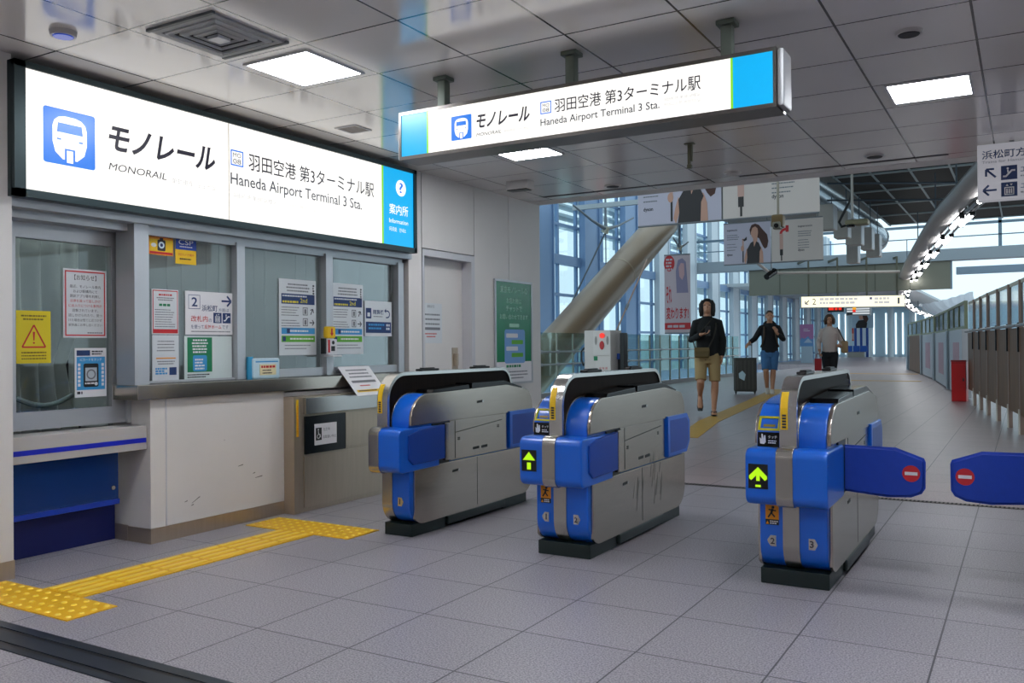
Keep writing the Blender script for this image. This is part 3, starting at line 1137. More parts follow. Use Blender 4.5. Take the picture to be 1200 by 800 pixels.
gate('narrow blue and steel end ticket gate on the left, beside the service counter', -3.225, 4.05, left=False, tags=('', '1'))
gate('blue and steel middle ticket gate with a lit arrow and number 1 and 2 tags', -2.095, 4.06, tags=('1', '2'), arrow='block', scuff=True)
gate('blue and steel ticket gate with number 2 and 3 tags and flap swung out', -.918, 4.05, tags=('2', '3'), arrow='chevron', open_side=1)
gate('rightmost ticket gate, only its blue flap with a no entry disc showing', .207, 4.05, tags=('3', '4'), open_side=-1)

# ================================================================== SERVICE COUNTER AND OFFICE
T = thing('service_counter', 'grey counter shelf with a blue stripe and blue front under the recessed window', 'counter', (-4.29, 2.42, 0))
box('shelf', mat('counter_grey', 'b3b0ad', .5), T, -.20, .005, .535, 0, .80, .668, bev=.004)
box('stripe', mat('stripe_blue', '1424b4', .4), T, 0, .005, .575, .002, .795, .601)
box('front_panel', mat('panel_blue', '12408a', .2, vary=.06), T, -.19, .005, .255, -.165, .735, .535)
box('panel_edge', mat('edge_blue', '1540b8', .3), T, -.19, .005, .225, -.155, .738, .255, bev=.003)
box('base', mat('base_blue', '0a1a66', .45), T, -.305, .005, 0, -.29, .80, .54)
bm = bmesh.new()
cyl(bm, (-.166, .70, .32), (-.158, .70, .32), .012, n=14)
finish('screw_cap', bm, steel_b, T)

# office interior seen through the glass
T = thing('curtain', 'pale grey curtain gathered behind the left window', 'curtain', (-4.62, 2.60, .55))
bm = bmesh.new()
n = 44
rows_ = []
for j in range(9):
    z_ = 1.24 - j * 1.24 / 8
    gath = 1 - .22 * math.exp(-((z_ - .42) / .16) ** 2)
    row = []
    for i in range(n):
        u = i / (n - 1)
        row.append(bm.verts.new((.045 * math.sin(u * 6.5 * PI + .4 * math.sin(j)) * (1 + .4 * math.sin(u * 17)), .03 + u * .38 * gath, z_)))
    rows_.append(row)
for j in range(8):
    for i in range(n - 1):
        bm.faces.new((rows_[j][i], rows_[j][i + 1], rows_[j + 1][i + 1], rows_[j + 1][i]))
bmesh.ops.solidify(bm, geom=bm.faces[:], thickness=.004)
finish('drape', bm, mat('curtain_cloth', 'd8dcd8', .85, vary=.05, scale=30), T, 80)
bm = bmesh.new()
path(bm, [(.06, .03 + .32 * k / 8, .30 - .05 * math.sin(PI * k / 8)) for k in range(9)], .014, 8)
finish('tieback', bm, mat('tieback', '7d8c8c', .6), T)
bm = bmesh.new()
cyl(bm, (0, -.02, 1.26), (0, .72, 1.26), .012, n=10)
finish('curtain_rail', bm, alud, T)
T = thing('roller_blind', 'long grey blind hanging behind the service window panes', 'blind', (-4.75, 3.30, .55))
bm = bmesh.new()
for k in range(22):
    bx(bm, .004 * math.sin(k * 1.7), k * .104, 0, .010 + .004 * math.sin(k * 1.7), k * .104 + .103, 1.26)
finish('slats', bm, mat('blind_grey', '8c8f92', .8, vary=.05, scale=4), T, 0)
bm = bmesh.new()
bx(bm, -.03, 0, 1.26, .04, 2.29, 1.32, .006)
finish('head_rail', bm, alud, T)
T = thing('office_desk', 'dark desk edge behind the left window below the curtain', 'desk', (-5.1, 2.47, 0))
box('desktop', mat('desk_dark', '2b3140', .5), T, -.35, .0, .70, .30, .74, .74, bev=.004)
for a, b_ in ((-.33, .03), (-.33, .71), (.27, .03), (.27, .71)):
    box('leg', alud, T, a - .015, b_ - .015, 0, a + .015, b_ + .015, .70)
T = thing('desk_monitor', 'dark screen standing on the desk behind the left window', 'monitor', (-4.98, 3.02, .74))
bm = bmesh.new()
bx(bm, -.06, -.10, 0, .06, .10, .012, .003)
bx(bm, -.012, -.02, .012, .012, .02, .12)
finish('stand', bm, black, T)
box('screen', black, T, -.015, -.17, .08, .015, .17, .30, bev=.006)

for y_, lab in ((2.95, 'added unseen lamp lighting the curtain behind the recessed window'), (4.4, 'added unseen lamp lighting the blind behind the middle service pane')):
    T = thing('added_office_lamp', lab, 'ceiling light', (-4.60, y_, 2.5))  # unseen lamps added to brighten the office behind the glass
    box('housing', white2, T, -.08, -.55, -.02, .08, .55, .03)
    box('diffuser', mat('added_lamp_glow', 'f2fbf8', .3, emit=34.), T, -.07, -.54, -.03, .07, .54, -.02)
# fare machine below the sill
T = thing('fare_machine', 'stainless fare machine with a black covered screen under the service window', 'machine', (W + .002, 4.255, 0))
bm = bmesh.new()
bx(bm, 0, 0, 0, .085, 1.36, .775, .004)
finish('housing', bm, steel_w, T)
box('side_post', steel_w, T, .0, -.004, 0, .092, .055, .775)
box('head_panel', steel_b, T, .08, .085, .655, .115, 1.355, .765, bev=.004)
box('yellow_label', yellow, T, .0905, .018, .51, .0935, .038, .755)
A = Art(T, .0)
A.rows('label_print', orange, .51, .75, .033, 1, .02, .010, .0)
for (pt, _), (b, m_) in A.b.items():
    b.transform(Matrix(((0, 0, 1, .0945), (0, 1, 0, 0), (1, 0, 0, 0), (0, 0, 0, 1))))
    finish(pt, b, m_, T, 0)
box('screen_bezel', mat('bezel_black', '0b1216', .2), T, .083, .095, .385, .100, .495, .640, bev=.004)
box('return_panel', steel_w, T, .082, .505, .395, .094, 1.34, .640, bev=.002)
box('lower_door', steel_w, T, .082, .092, .03, .092, 1.34, .375, bev=.003)
sg = box('screen_notice', paper, T, .0995, .18, .438, .1015, .40, .582)
A = Art(T, 0)
wheelchair_icon(A, .19, .470, .058, .085, black, paper, .001)
A.text('notice_print', ink, 'ただ今', .265, .528, .33, .552, .001)
A.text('notice_print', ink, 'お取扱い中止', .262, .478, .392, .500, .001)
for (pt, _), (b, m_) in A.b.items():
    b.transform(Matrix(((0, 0, 1, .1015), (1, 0, 0, 0), (0, 1, 0, 0), (0, 0, 0, 1))))
    finish(pt, b, m_, T, 0, recalc=False)

# ------------------------------------------------------------------ notices
GX = X1 - .024 + .004    # face of the left window glass
o = sheet('warning_notice', 'yellow paper notice with a red warning triangle on the left window', 'notice', fr_left(GX, 2.585, 1.03), .185, .275, mat('yellow_paper', 'ddc81e', .6), .002)
A = Art(o)
A.line('warning_triangle', redm, .03, .085, .155, .085, .008)
A.line('warning_triangle', redm, .03, .085, .0925, .20, .008, .0017)
A.line('warning_triangle', redm, .155, .085, .0925, .20, .008, .0018)
A.poly('warning_triangle', redm, [(.0925 - .006, .165), (.0925 + .006, .165), (.0925 + .003, .12), (.0925 - .003, .12)])
A.disc('warning_triangle', redm, .0925, .107, .005)
A.rows('print', mat('brown_ink', '7a6a18', .6), .02, .165, .252, 2, .018, .008, centre=True)
A.rows('print', MATS['brown_ink'], .02, .165, .060, 3, .016, .007, centre=True)
A.done()
o = sheet('red_framed_notice', 'white notice with a red frame and centred lines taped to the left window', 'notice', fr_left(GX, 2.84, 1.165), .258, .375, laminated, .002)
A = Art(o)
A.frame('red_frame', redm, .010, .010, .248, .365, .007)
A.text('print', ink, '【お知らせ】', .065, .315, .195, .345)
for k, (s_, m_) in enumerate((('最近、モノレール車内', ink), ('および駅構内にて', ink), ('翻訳アプリ等を利用し', ink), ('法律を装って話しかけ', redm), ('に出入りにつける事例が', redm), ('目撃されています。', ink), ('話しかけられたり、見つ', ink), ('けた場合は慌てに近づかず', ink), ('駅係員にお申し出ください', ink))):
    A.text('print', m_, s_, .030, .272 - k * .0262, .228, .289 - k * .0262, keep='c')
A.rows('print', greyink, .14, .235, .030, 1, .01, .006)
A.done()
o = sheet('card_poster', 'blue and white poster of a black card reader taped low on the left window', 'poster', fr_left(GX, 2.905, .838), .190, .270, paper, .002)
A = Art(o)
A.rect('print', sky_ink, .010, .040, .180, .222)
A.rect('print', navy, .010, .228, .09, .258)
A.rows('print', ink, .10, .175, .255, 2, .014, .008)
A.text('print', paper, 'ICカードをタッチ', .030, .198, .160, .214, .002)
A.rrect('reader_drawing', black, .050, .055, .140, .185, .010, .002)
A.rect('reader_drawing', mat('pale_screen', 'b8c0c6', .4), .060, .088, .130, .162, .0025)
A.ring('reader_drawing', greyink, .095, .125, .028, .008, .003)
A.rows('print', paper, .058, .120, .080, 1, .01, .009, .0025, rag=0)
A.disc('reader_drawing', paper, .125, .072, .010, .0025)
for k in range(6):
    A.rect('print', paper, .017, .06 + k * .022, .032, .076 + k * .022, .002)
    A.rect('print', paper, .158, .06 + k * .022, .173, .076 + k * .022, .002)
A.rows('print', ink, .012, .05, .032, 1, .01, .014)
A.done()
GX = XG - .012 + .004
o = sheet('camera_sticker', 'small orange sticker with a camera drawing at the top of the first service pane', 'sticker', fr_left(GX, 3.275, 1.645), .165, .120, orange, .001)
A = Art(o)
A.rect('print', yellow, .004, .02, .160, .09)
A.rect('print', redm, .004, .006, .160, .018)
A.disc('print', paper, .030, .055, .018, ry=.012, z=.002)
A.rrect('camera_drawing', ink, .055, .024, .110, .088, .008, .002)
A.disc('camera_drawing', mat('lens_pale', 'cfe0ea', .3), .082, .058, .020, .003)
A.disc('camera_drawing', navy, .082, .058, .010, .0035)
A.rect('camera_drawing', ink, .07, .088, .094, .100, .002)
A.rows('print', redm, .01, .155, .112, 1, .01, .010)
A.done()
o = sheet('security_sticker', 'small blue and yellow security sticker beside the orange camera sticker', 'sticker', fr_left(GX, 3.455, 1.605), .150, .160, yellow, .001)
A = Art(o)
A.rect('print', mat('csp_blue', '1a3f9c', .5), 0, .085, .150, .160)
A.text('print', paper, 'CSP', .022, .115, .128, .145, .002, bold=.005)
A.rows('print', paper, .03, .12, .106, 1, .01, .006, .002, rag=0)
A.text('print', redm, '防犯カメラ作動中', .020, .048, .132, .064, .002)
A.rows('print', ink, .03, .12, .034, 1, .012, .007, .002)
A.done()
o = sheet('red_bar_notice', 'white notice with red frame and red bottom bar, above the yellow-lined notice', 'notice', fr_left(GX, 3.29, 1.185), .185, .262, laminated, .002)
A = Art(o)
A.frame('red_frame', redm, .006, .006, .179, .256, .005)
A.rect('red_frame', redm, .011, .011, .174, .030)
A.rows('print', redm, .04, .145, .235, 1, .01, .010, centre=True)
A.rows('print', greyink, .03, .155, .215, 2, .012, .006, centre=True)
A.rows('print', green, .04, .145, .178, 1, .012, .014, centre=True)
A.rows('print', greyink, .02, .165, .145, 8, .014, .005)
A.done()
o = sheet('yellow_line_notice', 'white notice with one yellow line below the red-barred notice', 'notice', fr_left(GX, 3.292, .912), .183, .268, laminated, .002)
A = Art(o)
A.rows('print', greyink, .03, .155, .235, 4, .018, .006, centre=True)
A.rect('print', orange, .025, .130, .160, .137)
A.rows('print', greyink, .03, .155, .118, 2, .014, .006, centre=True)
A.rect('print', navy, .115, .035, .165, .080)
A.rows('print', sky_ink, .02, .10, .078, 3, .014, .010)
A.done()
o = sheet('platform_two_notice', 'white notice with a big number 2, arrow and blue lift and escalator symbols', 'notice', fr_left(GX + .004, 3.52, 1.185), .360, .262, paper, .002)
A = Art(o)
A.frame('print', navy, .022, .155, .108, .240, .003)
A.text('print', navy, '2', .045, .170, .088, .225, bold=.015)
arrow_icon(A, navy, .310, .210, .075, 0, .012, .0015)
A.text('print', navy, '浜松町', .120, .142, .240, .182, bold=.012)
A.text('print', navy, '方面は', .248, .142, .330, .165)
A.text('print', redm, '改札内', .040, .078, .165, .115, bold=.006)
A.text('print', navy, 'の', .172, .078, .195, .098)
lift_icon(A, .208, .072, .064, navy, paper, .0015)
escalator_icon(A, .280, .072, .064, navy, paper, .0015)
A.text('print', navy, 'を使って', .040, .036, .135, .060)
A.text('print', redm, '反対ホーム', .140, .036, .270, .060, bold=.012)
A.text('print', navy, 'です', .276, .036, .325, .060)
A.rows('print', greyink, .04, .34, .022, 1, .01, .006, rag=0)
A.done()
o = sheet('green_notice', 'pale sheet with a green half and phone drawing below the number 2 notice', 'notice', fr_left(GX, 3.515, .908), .362, .268, mat('pale_sheet', 'ccd8d6', .4), .002)
A = Art(o)
A.rect('print', green, .020, .050, .205, .260)
A.rows('print', paper, .05, .175, .248, 5, .018, .010, .002, centre=True)
A.rrect('phone_drawing', sky_ink, .060, .055, .165, .152, .012, .002)
A.rows('phone_drawing', paper, .075, .150, .130, 4, .018, .010, .0025)
A.rows('print', ink, .02, .20, .038, 2, .014, .007)
A.done()


def route_notice(label, y, w):
    o = sheet('route_notice', label, 'notice', fr_left(GX, y, 1.05), w, .52, laminated, .002)
    A = Art(o)
    k = w / .36
    A.rows('print', greyink, .06 * k, .30 * k, .490, 3, .022, .010, centre=True)
    A.rows('print', ink, .325 * k, .342 * k, .49, 5, .018, .012, rag=0)
    A.rect('print', navy, .02 * k, .350, .345 * k, .420)
    A.rows('print', mat('gold_ink', 'd8c83a', .5), .03 * k, .19 * k, .372, 1, .02, .014, .002)
    A.text('print', MATS['gold_ink'], '2nd', .20 * k, .362, .27 * k, .392, .002, bold=.01)
    A.rows('print', laminated, .03 * k, .33 * k, .410, 1, .02, .010, .002)
    for r_ in range(2):
        A.rows('print', greyink, .02 * k, .20 * k, .330 - r_ * .09, 4, .018, .006)
        A.frame('symbol', greyink, .225 * k, .275 - r_ * .075, .275 * k, .330 - r_ * .075, .006)
        A.rect('symbol', greyink, .240 * k, .285 - r_ * .075, .262 * k, .318 - r_ * .075)
        arrow_icon(A, ink, .315 * k, .300 - r_ * .075, .045, 0 if r_ else 60, .007, .0015)
    A.rect('print', sky_ink, .02 * k, .145, .345 * k, .188)
    A.rows('print', paper, .10 * k, .33 * k, .172, 1, .02, .012, .002)
    A.rrect('symbol', navy, .07 * k, .150, .10 * k, .182, .004, .002)
    A.rect('print', lime, .02 * k, .090, .345 * k, .133)
    A.rows('print', paper, .10 * k, .33 * k, .118, 1, .02, .012, .002)
    A.rrect('symbol', navy, .03 * k, .096, .06 * k, .127, .004, .002)
    A.rows('print', greyink, .05 * k, .33 * k, .070, 2, .022, .006)
    A.done()


route_notice('tall route notice with navy, blue and green bands in the middle service pane', 4.285, .355)
route_notice('tall route notice with navy, blue and green bands in the last service pane', 4.80, .350)
o = sheet('fare_notice', 'white fare adjustment notice with a curved arrow at the right of the last service pane', 'notice', fr_left(GX, 5.170, 1.185), .325, .270, laminated, .002)
A = Art(o)
A.rect('print', navy, .010, .025, .315, .110)
A.rows('print', sky_ink, .04, .24, .095, 2, .028, .014, .002)
A.rect('symbol', navy, .012, .135, .075, .215)
A.rect('symbol', laminated, .028, .150, .060, .180, .002)
A.text('print', navy, '精算機', .095, .168, .225, .205, bold=.015)
A.rows('print', greyink, .10, .22, .155, 1, .01, .007)
A.ring('arrow', navy, .272, .172, .030, .010, a0=-90, a1=90)
A.line('arrow', navy, .246, .198, .274, .198, .009)
A.poly('arrow', navy, ((.232, .198), (.254, .216), (.254, .180)))
A.line('arrow', navy, .252, .146, .274, .146, .009, .0016)
A.rows('print', laminated, .255, .305, .095, 2, .028, .018, .002)
A.done()
T = thing('card_stand', 'small blue and white plastic card stand with a cream label on the sill', 'card stand', (W + .005, 3.985, .90))
bm = bmesh.new()
bx(bm, -.035, 0, 0, .0, .235, .135, .012)
finish('holder', bm, mat('holder_white', 'bcd6e2', .3), T)
box('side_card', mat('side_blue', '2c93c0', .4), T, -.03, -.03, 0, -.012, 0.012, .145, bev=.002)
box('label', mat('cream_label', 'ddd3a6', .6), T, .0, .055, .025, .003, .195, .095)
A = Art(T, 0)
A.rows('label_print', redm, .065, .185, .086, 1, .02, .014, .001, rag=0)
A.rows('label_print', ink, .075, .175, .060, 2, .018, .007, .001)
A.rect('top_band', sky_ink, .02, .108, .215, .116, -.0025)
for (pt, _), (b, m_) in A.b.items():
    b.transform(Matrix(((0, 0, 1, .0032), (1, 0, 0, 0), (0, 1, 0, 0), (0, 0, 0, 1))))
    finish(pt, b, m_, T, 0, recalc=False)
T = thing('intercom_phone', 'yellow and white help phone fixed to the window post', 'phone', (W - .025, 4.70, 1.035))
box('housing', mat('phone_white', 'd5d5d8', .4), T, 0, -.045, .015, .05, .055, .125, bev=.006)
box('side_plate', black, T, 0, -.062, .02, .04, -.045, .13, bev=.002)
box('yellow_head', yellow, T, 0, -.040, .13, .045, .050, .215, bev=.014)
box('red_strip', redm, T, .05, -.040, .03, .052, -.022, .12)
box('card_tray', paper, T, .0, -.03, 0, .085, .065, .012, bev=.002)
A = Art(T, 0)
A.disc('pictogram', black, .012, .10, .014, .001, n=14)
A.rect('pictogram', black, -.01, .04, .030, .075, .001)
A.poly('arrow', redm, [(-.014, .168), (.022, .168), (.004, .145)], -.004)
A.rect('arrow', redm, -.004, .168, .012, .20, -.004)
for (pt, _), (b, m_) in A.b.items():
    b.transform(Matrix(((0, 0, 1, .0505), (1, 0, 0, 0), (0, 1, 0, 0), (0, 0, 0, 1))))
    finish(pt, b, m_, T, 0, recalc=False)
# tilted notice leaning out from the sill
MT = fr_left(W + .045, 4.80, .905) @ Matrix.Rotation(math.radians(-38), 4, 'X')
o = sheet('tilted_notice', 'white notice with a yellow line tilted on the sill above the left gate', 'notice', fr_left(W + .17, 4.80, .755) @ Matrix(((1, 0, 0, 0), (-.0, 1, 0, 0), (0, 0, 1, 0), (0, 0, 0, 1))) @ Matrix.Rotation(math.radians(-42), 4, 'X'), .345, .275, paper, .002)
A = Art(o)
A.rows('print', greyink, .05, .30, .245, 3, .032, .014, centre=True)
A.rect('print', greyink, .04, .118, .305, .140)
A.rows('print', redm, .10, .25, .095, 1, .02, .010)
A.rect('print', yellow, .03, .030, .315, .052)
A.rows('print', ink, .05, .30, .047, 1, .01, .010, .002)
A.done()
b_ = bmesh.new()
bx(b_, .02, .26, -.05, .06, .275, -.004)
bx(b_, .28, .26, -.05, .32, .275, -.004)
finish('clip', b_, alud, o, 0)
# notice on the door, green poster
o = sheet('door_notice', 'crinkled white notice taped to the grey door', 'notice', fr_left(W - .098, 5.90, 1.13), .33, .34, laminated, .0015)
A = Art(o)
A.text('print', greyink, '運転状況', .11, .300, .22, .325, keep='c')
A.rows('print', greyink, .03, .30, .250, 3, .040, .014, centre=True)
A.rect('print', greyink, .02, .112, .30, .135)
A.rows('print', redm, .08, .25, .085, 2, .024, .010, centre=True)
A.done()
T = thing('poster_frame', 'green poster in a thin metal frame on the wall right of the door', 'poster', M=fr_left(W + .018, 6.92, .735))
bm = bmesh.new()
w_, h_ = .71, .995
bx(bm, 0, 0, -.016, w_, .022, .004, .003)
bx(bm, 0, h_ - .022, -.016, w_, h_, .004, .003)
bx(bm, 0, .022, -.016, .022, h_ - .022, .004, .003)
bx(bm, w_ - .022, .022, -.016, w_, h_ - .022, .004, .003)
finish('frame', bm, alu, T)
box('print_sheet', mat('poster_green2', '157a50', .25), T, .022, .022, -.012, w_ - .022, h_ - .022, -.003)
A = Art(T, -.0015)
A.rect('print', paper, .022, .022, w_ - .022, .215)
A.text('print', mat('mint_ink', 'a8d8be', .5), '東京モノレールの', .10, .870, .61, .935, bold=.01)
for k, s_ in enumerate(('お忘れ物は', 'チャットで', 'お問い合わせできます')):
    A.text('print', MATS['mint_ink'], s_, .09, .770 - k * .075, .62, .825 - k * .075, keep='c', bold=.008)
A.rrect('print', MATS['mint_ink'], .26, .545, .45, .580, .012)
A.rrect('phone_drawing', mat('phone_blue', '6f9fd4', .5), .17, .20, .56, .525, .03, -.001)
for k in range(4):
    A.rrect('phone_drawing', paper if k % 2 == 0 else lime, .20 + (.10 if k % 2 else 0), .445 - k * .062, .42 + (.10 if k % 2 else 0), .485 - k * .062, .01, -.0005)
A.rows('print', green, .20, .50, .185, 1, .03, .024, -.001)
A.rows('print', greyink, .20, .62, .125, 3, .03, .012, -.001)
A.done()

# ================================================================== TACTILE TILES
def dots(bm, x0, y0, x1, y1):
    nx, ny = max(2, round((x1 - x0) / .066)), max(2, round((y1 - y0) / .062))
    for i in range(nx):
        for j in range(ny):
            cyl(bm, (x0 + (i + .5) * (x1 - x0) / nx, y0 + (j + .5) * (y1 - y0) / ny, .004), (x0 + (i + .5) * (x1 - x0) / nx, y0 + (j + .5) * (y1 - y0) / ny, .0095), .0145, .009, 10)


tacd = mat('tactile_dots', 'f2cf48', .4)
pos3 = ('left', 'middle', 'right')
for where, ya, yb, xs in (('the block nearest the floor track', 2.142, 2.375, (-4.20, -3.92, -3.64, -3.36)), ('the block beside the left gate', 3.845, 4.13, (-4.19, -3.91, -3.63, -3.36))):
    for k in range(3):
        bm = bmesh.new()
        bx(bm, .002, .002, 0, xs[k + 1] - xs[k] - .002, yb - ya - .002, .005)
        n_ = len(bm.faces)
        dots(bm, 0, 0, xs[k + 1] - xs[k], yb - ya)
        for f in list(bm.faces)[n_:]:
            f.material_index = 1
        o = finish('tactile_tile', bm, tact, None)
        o.data.materials.append(tacd)
        o.location = (xs[k], ya, 0)
        tag(o, f'yellow dotted tactile tile, {pos3[k]} one of three in {where}', 'tactile tile', 'dotted tactile floor tiles')
ordn = ('nearest the floor track', 'second from the floor track', 'third from the floor track', 'third from the far dotted block', 'second from the far dotted block', 'nearest the far dotted block')
p_ = (3.843 - 2.378) / 6
for k in range(6):
    bm = bmesh.new()
    bx(bm, 0, .002, 0, .285, p_ - .002, .005)
    n_ = len(bm.faces)
    for j in range(4):
        bx(bm, .026 + j * .068, .012, .004, .054 + j * .068, p_ - .012, .0105, .002, 1)
    for f in list(bm.faces)[n_:]:
        f.material_index = 1
    o = finish('guide_tile', bm, tact, None)
    o.data.materials.append(tacd)
    o.location = (-3.905, 2.378 + k * p_, 0)
    tag(o, f'yellow ribbed guiding tile, {ordn[k]}', 'tactile tile', 'ribbed guiding floor tiles')
# yellow line on the far floor
bm = bmesh.new()
pts = [(-3.62, 10.0, -3.35), (-4.08, 12.2, -3.78), (-4.70, 17.0, -4.38), (-5.35, 21.5, -5.0)]
for i in range(3):
    a, b_ = pts[i], pts[i + 1]
    lo = [bm.verts.new(v) for v in ((a[0], a[1], .0), (a[2], a[1], .0), (b_[2], b_[1], .0), (b_[0], b_[1], .0))]
    hi = [bm.verts.new(v.co + Vector((0, 0, .005))) for v in lo]
    bm.faces.new(hi)
    for q in range(4):
        bm.faces.new((lo[q], lo[(q + 1) % 4], hi[(q + 1) % 4], hi[q]))
tag(finish('tactile_line', bm, mat('tactile_worn', 'c79a3c', .5, vary=.15, scale=5), None, 0), 'long yellow tactile line on the floor beneath the walking people', 'tactile line')
for lab, a in (('short yellow tactile strip across the far floor, nearer of two', (-5.6, 27.2, -2.6, 27.6)), ('short yellow tactile strip across the far floor, further of two', (-6.6, 33.4, -3.3, 33.9))):
    bm = bmesh.new()
    bx(bm, a[0], a[1], 0, a[2], a[3], .005)
    tag(finish('tactile_strip', bm, MATS['tactile_worn'], None, 0), lab, 'tactile line')

# ================================================================== FAR SIDE: PLATFORM SCREENS
EDGE = [(8, .45), (10, .22), (12.8, -.16), (14.9, -.48), (17.6, -.83), (22.4, -1.46), (28, -2.22), (38, -3.87), (48, -6.2), (62, -10.2)]


def edge(y):
    for (a, xa), (b, xb) in zip(EDGE, EDGE[1:]):
        if y <= b:
            return xa + (xb - xa) * (y - a) / (b - a)
    return EDGE[-1][1]


def edge_frame(y0, y1):
    a, b = Vector((edge(y0), y0, 0)), Vector((edge(y1), y1, 0))
    d = (b - a)
    return a, d.length, math.atan2(-d.x, d.y)


ords = ('nearest the red cabinet', 'second from the red cabinet', 'third from the red cabinet', 'fourth from the red cabinet', 'fifth from the red cabinet', 'sixth from the red cabinet', 'furthest from the red cabinet')
ys = [18.35, 17.2, 16.1, 15.0, 13.95, 12.95, 12.0, 11.05]
for k in range(7):
    a, L_, rz = edge_frame(ys[k + 1], ys[k])
    T = thing('platform_screen', f'brown platform screen panel with clear top pane, {ords[k]}', 'platform screen', a, 'brown platform screens', rz)
    box('lower_panel', wood, T, -.02, .012, .23, .02, L_ - .012, 1.27)
    box('top_pane', pane_cloud, T, -.006, .03, 1.33, .006, L_ - .03, 1.80)
    bm = bmesh.new()
    bx(bm, -.03, -.022, .0, .015, .022, 1.84, .003)
    finish('post', bm, mat('post_brown', '9a8377', .4, .4), T, 0)
    box('foot', mat('foot_white', 'd8d0c4', .4, emit=.0), T, -.045, -.02, 0, -.03, .02, .30)
    bm = bmesh.new()
    path(bm, [(-.06, .03, 1.295), (-.06, L_ - .03, 1.295)], .02, 8)
    finish('rail', bm, alud, T)
    box('bracket', black, T, -.05, -.018, .98, -.03, .018, 1.33, bev=.004)
    box('header', mat('pane_cap', 'c9c2b2', .5), T, -.008, .03, 1.80, .008, L_ - .03, 1.845)
pinkp = mat('pink_poster', 'c89aa4', .5, vary=.25, scale=6)
for k, (ya, yb, lab, mm) in enumerate(((18.9, 23.4, 'pale platform gate with a pink poster just behind the red cabinet', white2), (23.6, 28.6, 'pale platform gate with a pink poster, second behind the red cabinet', white2), (28.9, 33.6, 'pale platform gate with a dark gap beside it, third behind the red cabinet', white2), (33.9, 39.5, 'brown platform gate at the far end of the platform edge', wood))):
    a, L_, rz = edge_frame(ya, yb)
    T = thing('platform_gate', lab, 'platform gate', a, None, rz)
    box('door_panel', mm, T, -.08, .0, .03, .08, L_ * .74, 1.36, bev=.01)
    box('gap_panel', mat('gap_dark', '2c3640', .3), T, -.05, L_ * .74, .03, .05, L_, 1.33)
    box('pillar', mat('gate_pillar', 'a8b4bd', .4), T, -.09, L_ * .93, 0, .09, L_, 1.38, bev=.01)
    if mm is not wood:
        box('poster', pinkp, T, -.084, L_ * .14, .30, -.080, L_ * .50, 1.10)
    bm = bmesh.new()
    bx(bm, -.03, 0, 1.36, .03, L_, 1.42)
    bx(bm, -.03, 0, 1.85, .03, L_, 1.90)
    for j in range(4):
        bx(bm, -.03, L_ * j / 3.05, 1.42, .03, L_ * j / 3.05 + .05, 1.85)
    finish('upper_frame', bm, mat('frame_greenish', '8c9478', .5), T, 0)
    box('upper_pane', mat('dark_pane', '1d2428', .08), T, -.01, .02, 1.42, .01, L_ - .02, 1.85)
T = thing('red_cabinet', 'bright red cabinet standing on the floor before the platform screens', 'cabinet', (-1.09, 18.35, 0), rotz=-.1)
box('body', red_paint, T, -.125, -.10, 0, .125, .12, .74, bev=.006)
box('top_lip', mat('red_dark', '860c10', .4), T, -.13, -.105, .74, .13, .125, .77, bev=.003)
box('door', mat('red_face', 'd01418', .3), T, -.112, -.108, .02, .112, -.099, .70, bev=.003)
box('door_handle', black, T, .07, -.118, .38, .09, -.107, .44)

# ================================================================== RAILING ON THE LEFT
RX = -8.8
for k in range(10):
    ya = 15.3 + k * 1.55
    T = thing('railing_bay', ('clear glass railing bay with two rails behind the gates, ' + ('nearest the hall', 'second from the hall', 'third from the hall', 'fourth from the hall', 'fifth from the hall', 'sixth from the hall', 'seventh from the hall', 'eighth from the hall', 'ninth from the hall', 'furthest from the hall')[k]), 'railing', (RX, ya, 0), 'glass railing bays')
    bm = bmesh.new()
    for q in (.045, .82):
        bx(bm, -.018, q - .018, 0, .018, q + .018, 1.36, .004)
    finish('post', bm, mat('railing_post', '8c8a80', .4, .5), T, 0)
    bm = bmesh.new()
    for z_ in (.70, .97):
        path(bm, [(.045, .002, z_), (.045, 1.546, z_)], .019, 8)
    finish('rail', bm, alu, T)
    bm = bmesh.new()
    for q in (.045, .82):
        for z_ in (.70, .97):
            cyl(bm, (.01, q, z_), (.055, q, z_), .04, n=12)
    finish('rail_bracket', bm, alud, T)
    box('pane', pane_rail, T, -.005, .02, .12, .005, 1.53, 1.38)
    box('kerb', mat('kerb_grey', 'a8aaac', .5), T, -.06, .002, 0, .06, 1.546, .10)
# ticket check terminal and dark screen
T = thing('check_terminal', 'white upright terminal with two red lights behind the middle gate', 'terminal', (-6.30, 13.60, 0))
box('body', mat('terminal_white', 'd3cac4', .45), T, -.255, -.0, 0, .245, .45, 1.355, bev=.012)
box('front_plate', mat('plate_white', 'dad2cc', .4), T, -.08, -.012, .93, .24, .0, 1.345, bev=.004)
box('front_door', mat('plate_white2', 'd8d0ca', .4), T, -.04, -.014, .30, .24, .0, .915, bev=.004)
bm = bmesh.new()
cyl(bm, (.09, -.012, 1.265), (.09, -.03, 1.265), .045, n=20)
finish('red_lamp', bm, e_red, T)
bm = bmesh.new()
path(bm, [(.08, -.012, 1.10), (.08, -.024, 1.10)], [(.044, .075), (.040, .07)], 20, up_=(1, 0, 0))
finish('red_button', bm, red_paint, T)
bm = bmesh.new()
for x in (-.03, .185):
    path(bm, [(x, -.012, 1.18), (x, -.016, 1.18)], [(.022, .075), (.02, .07)], 16, up_=(1, 0, 0))
finish('speaker_slot', bm, mat('slot_grey', '9a948e', .6), T)
box('green_tag', green, T, -.07, -.016, .84, -.0, -.011, .915)
A = Art(T, 0)
for k, s_ in enumerate('非常用'):
    A.text('lettering', redm, s_, .03 + k * .055, .69, .07 + k * .055, .73, .001)
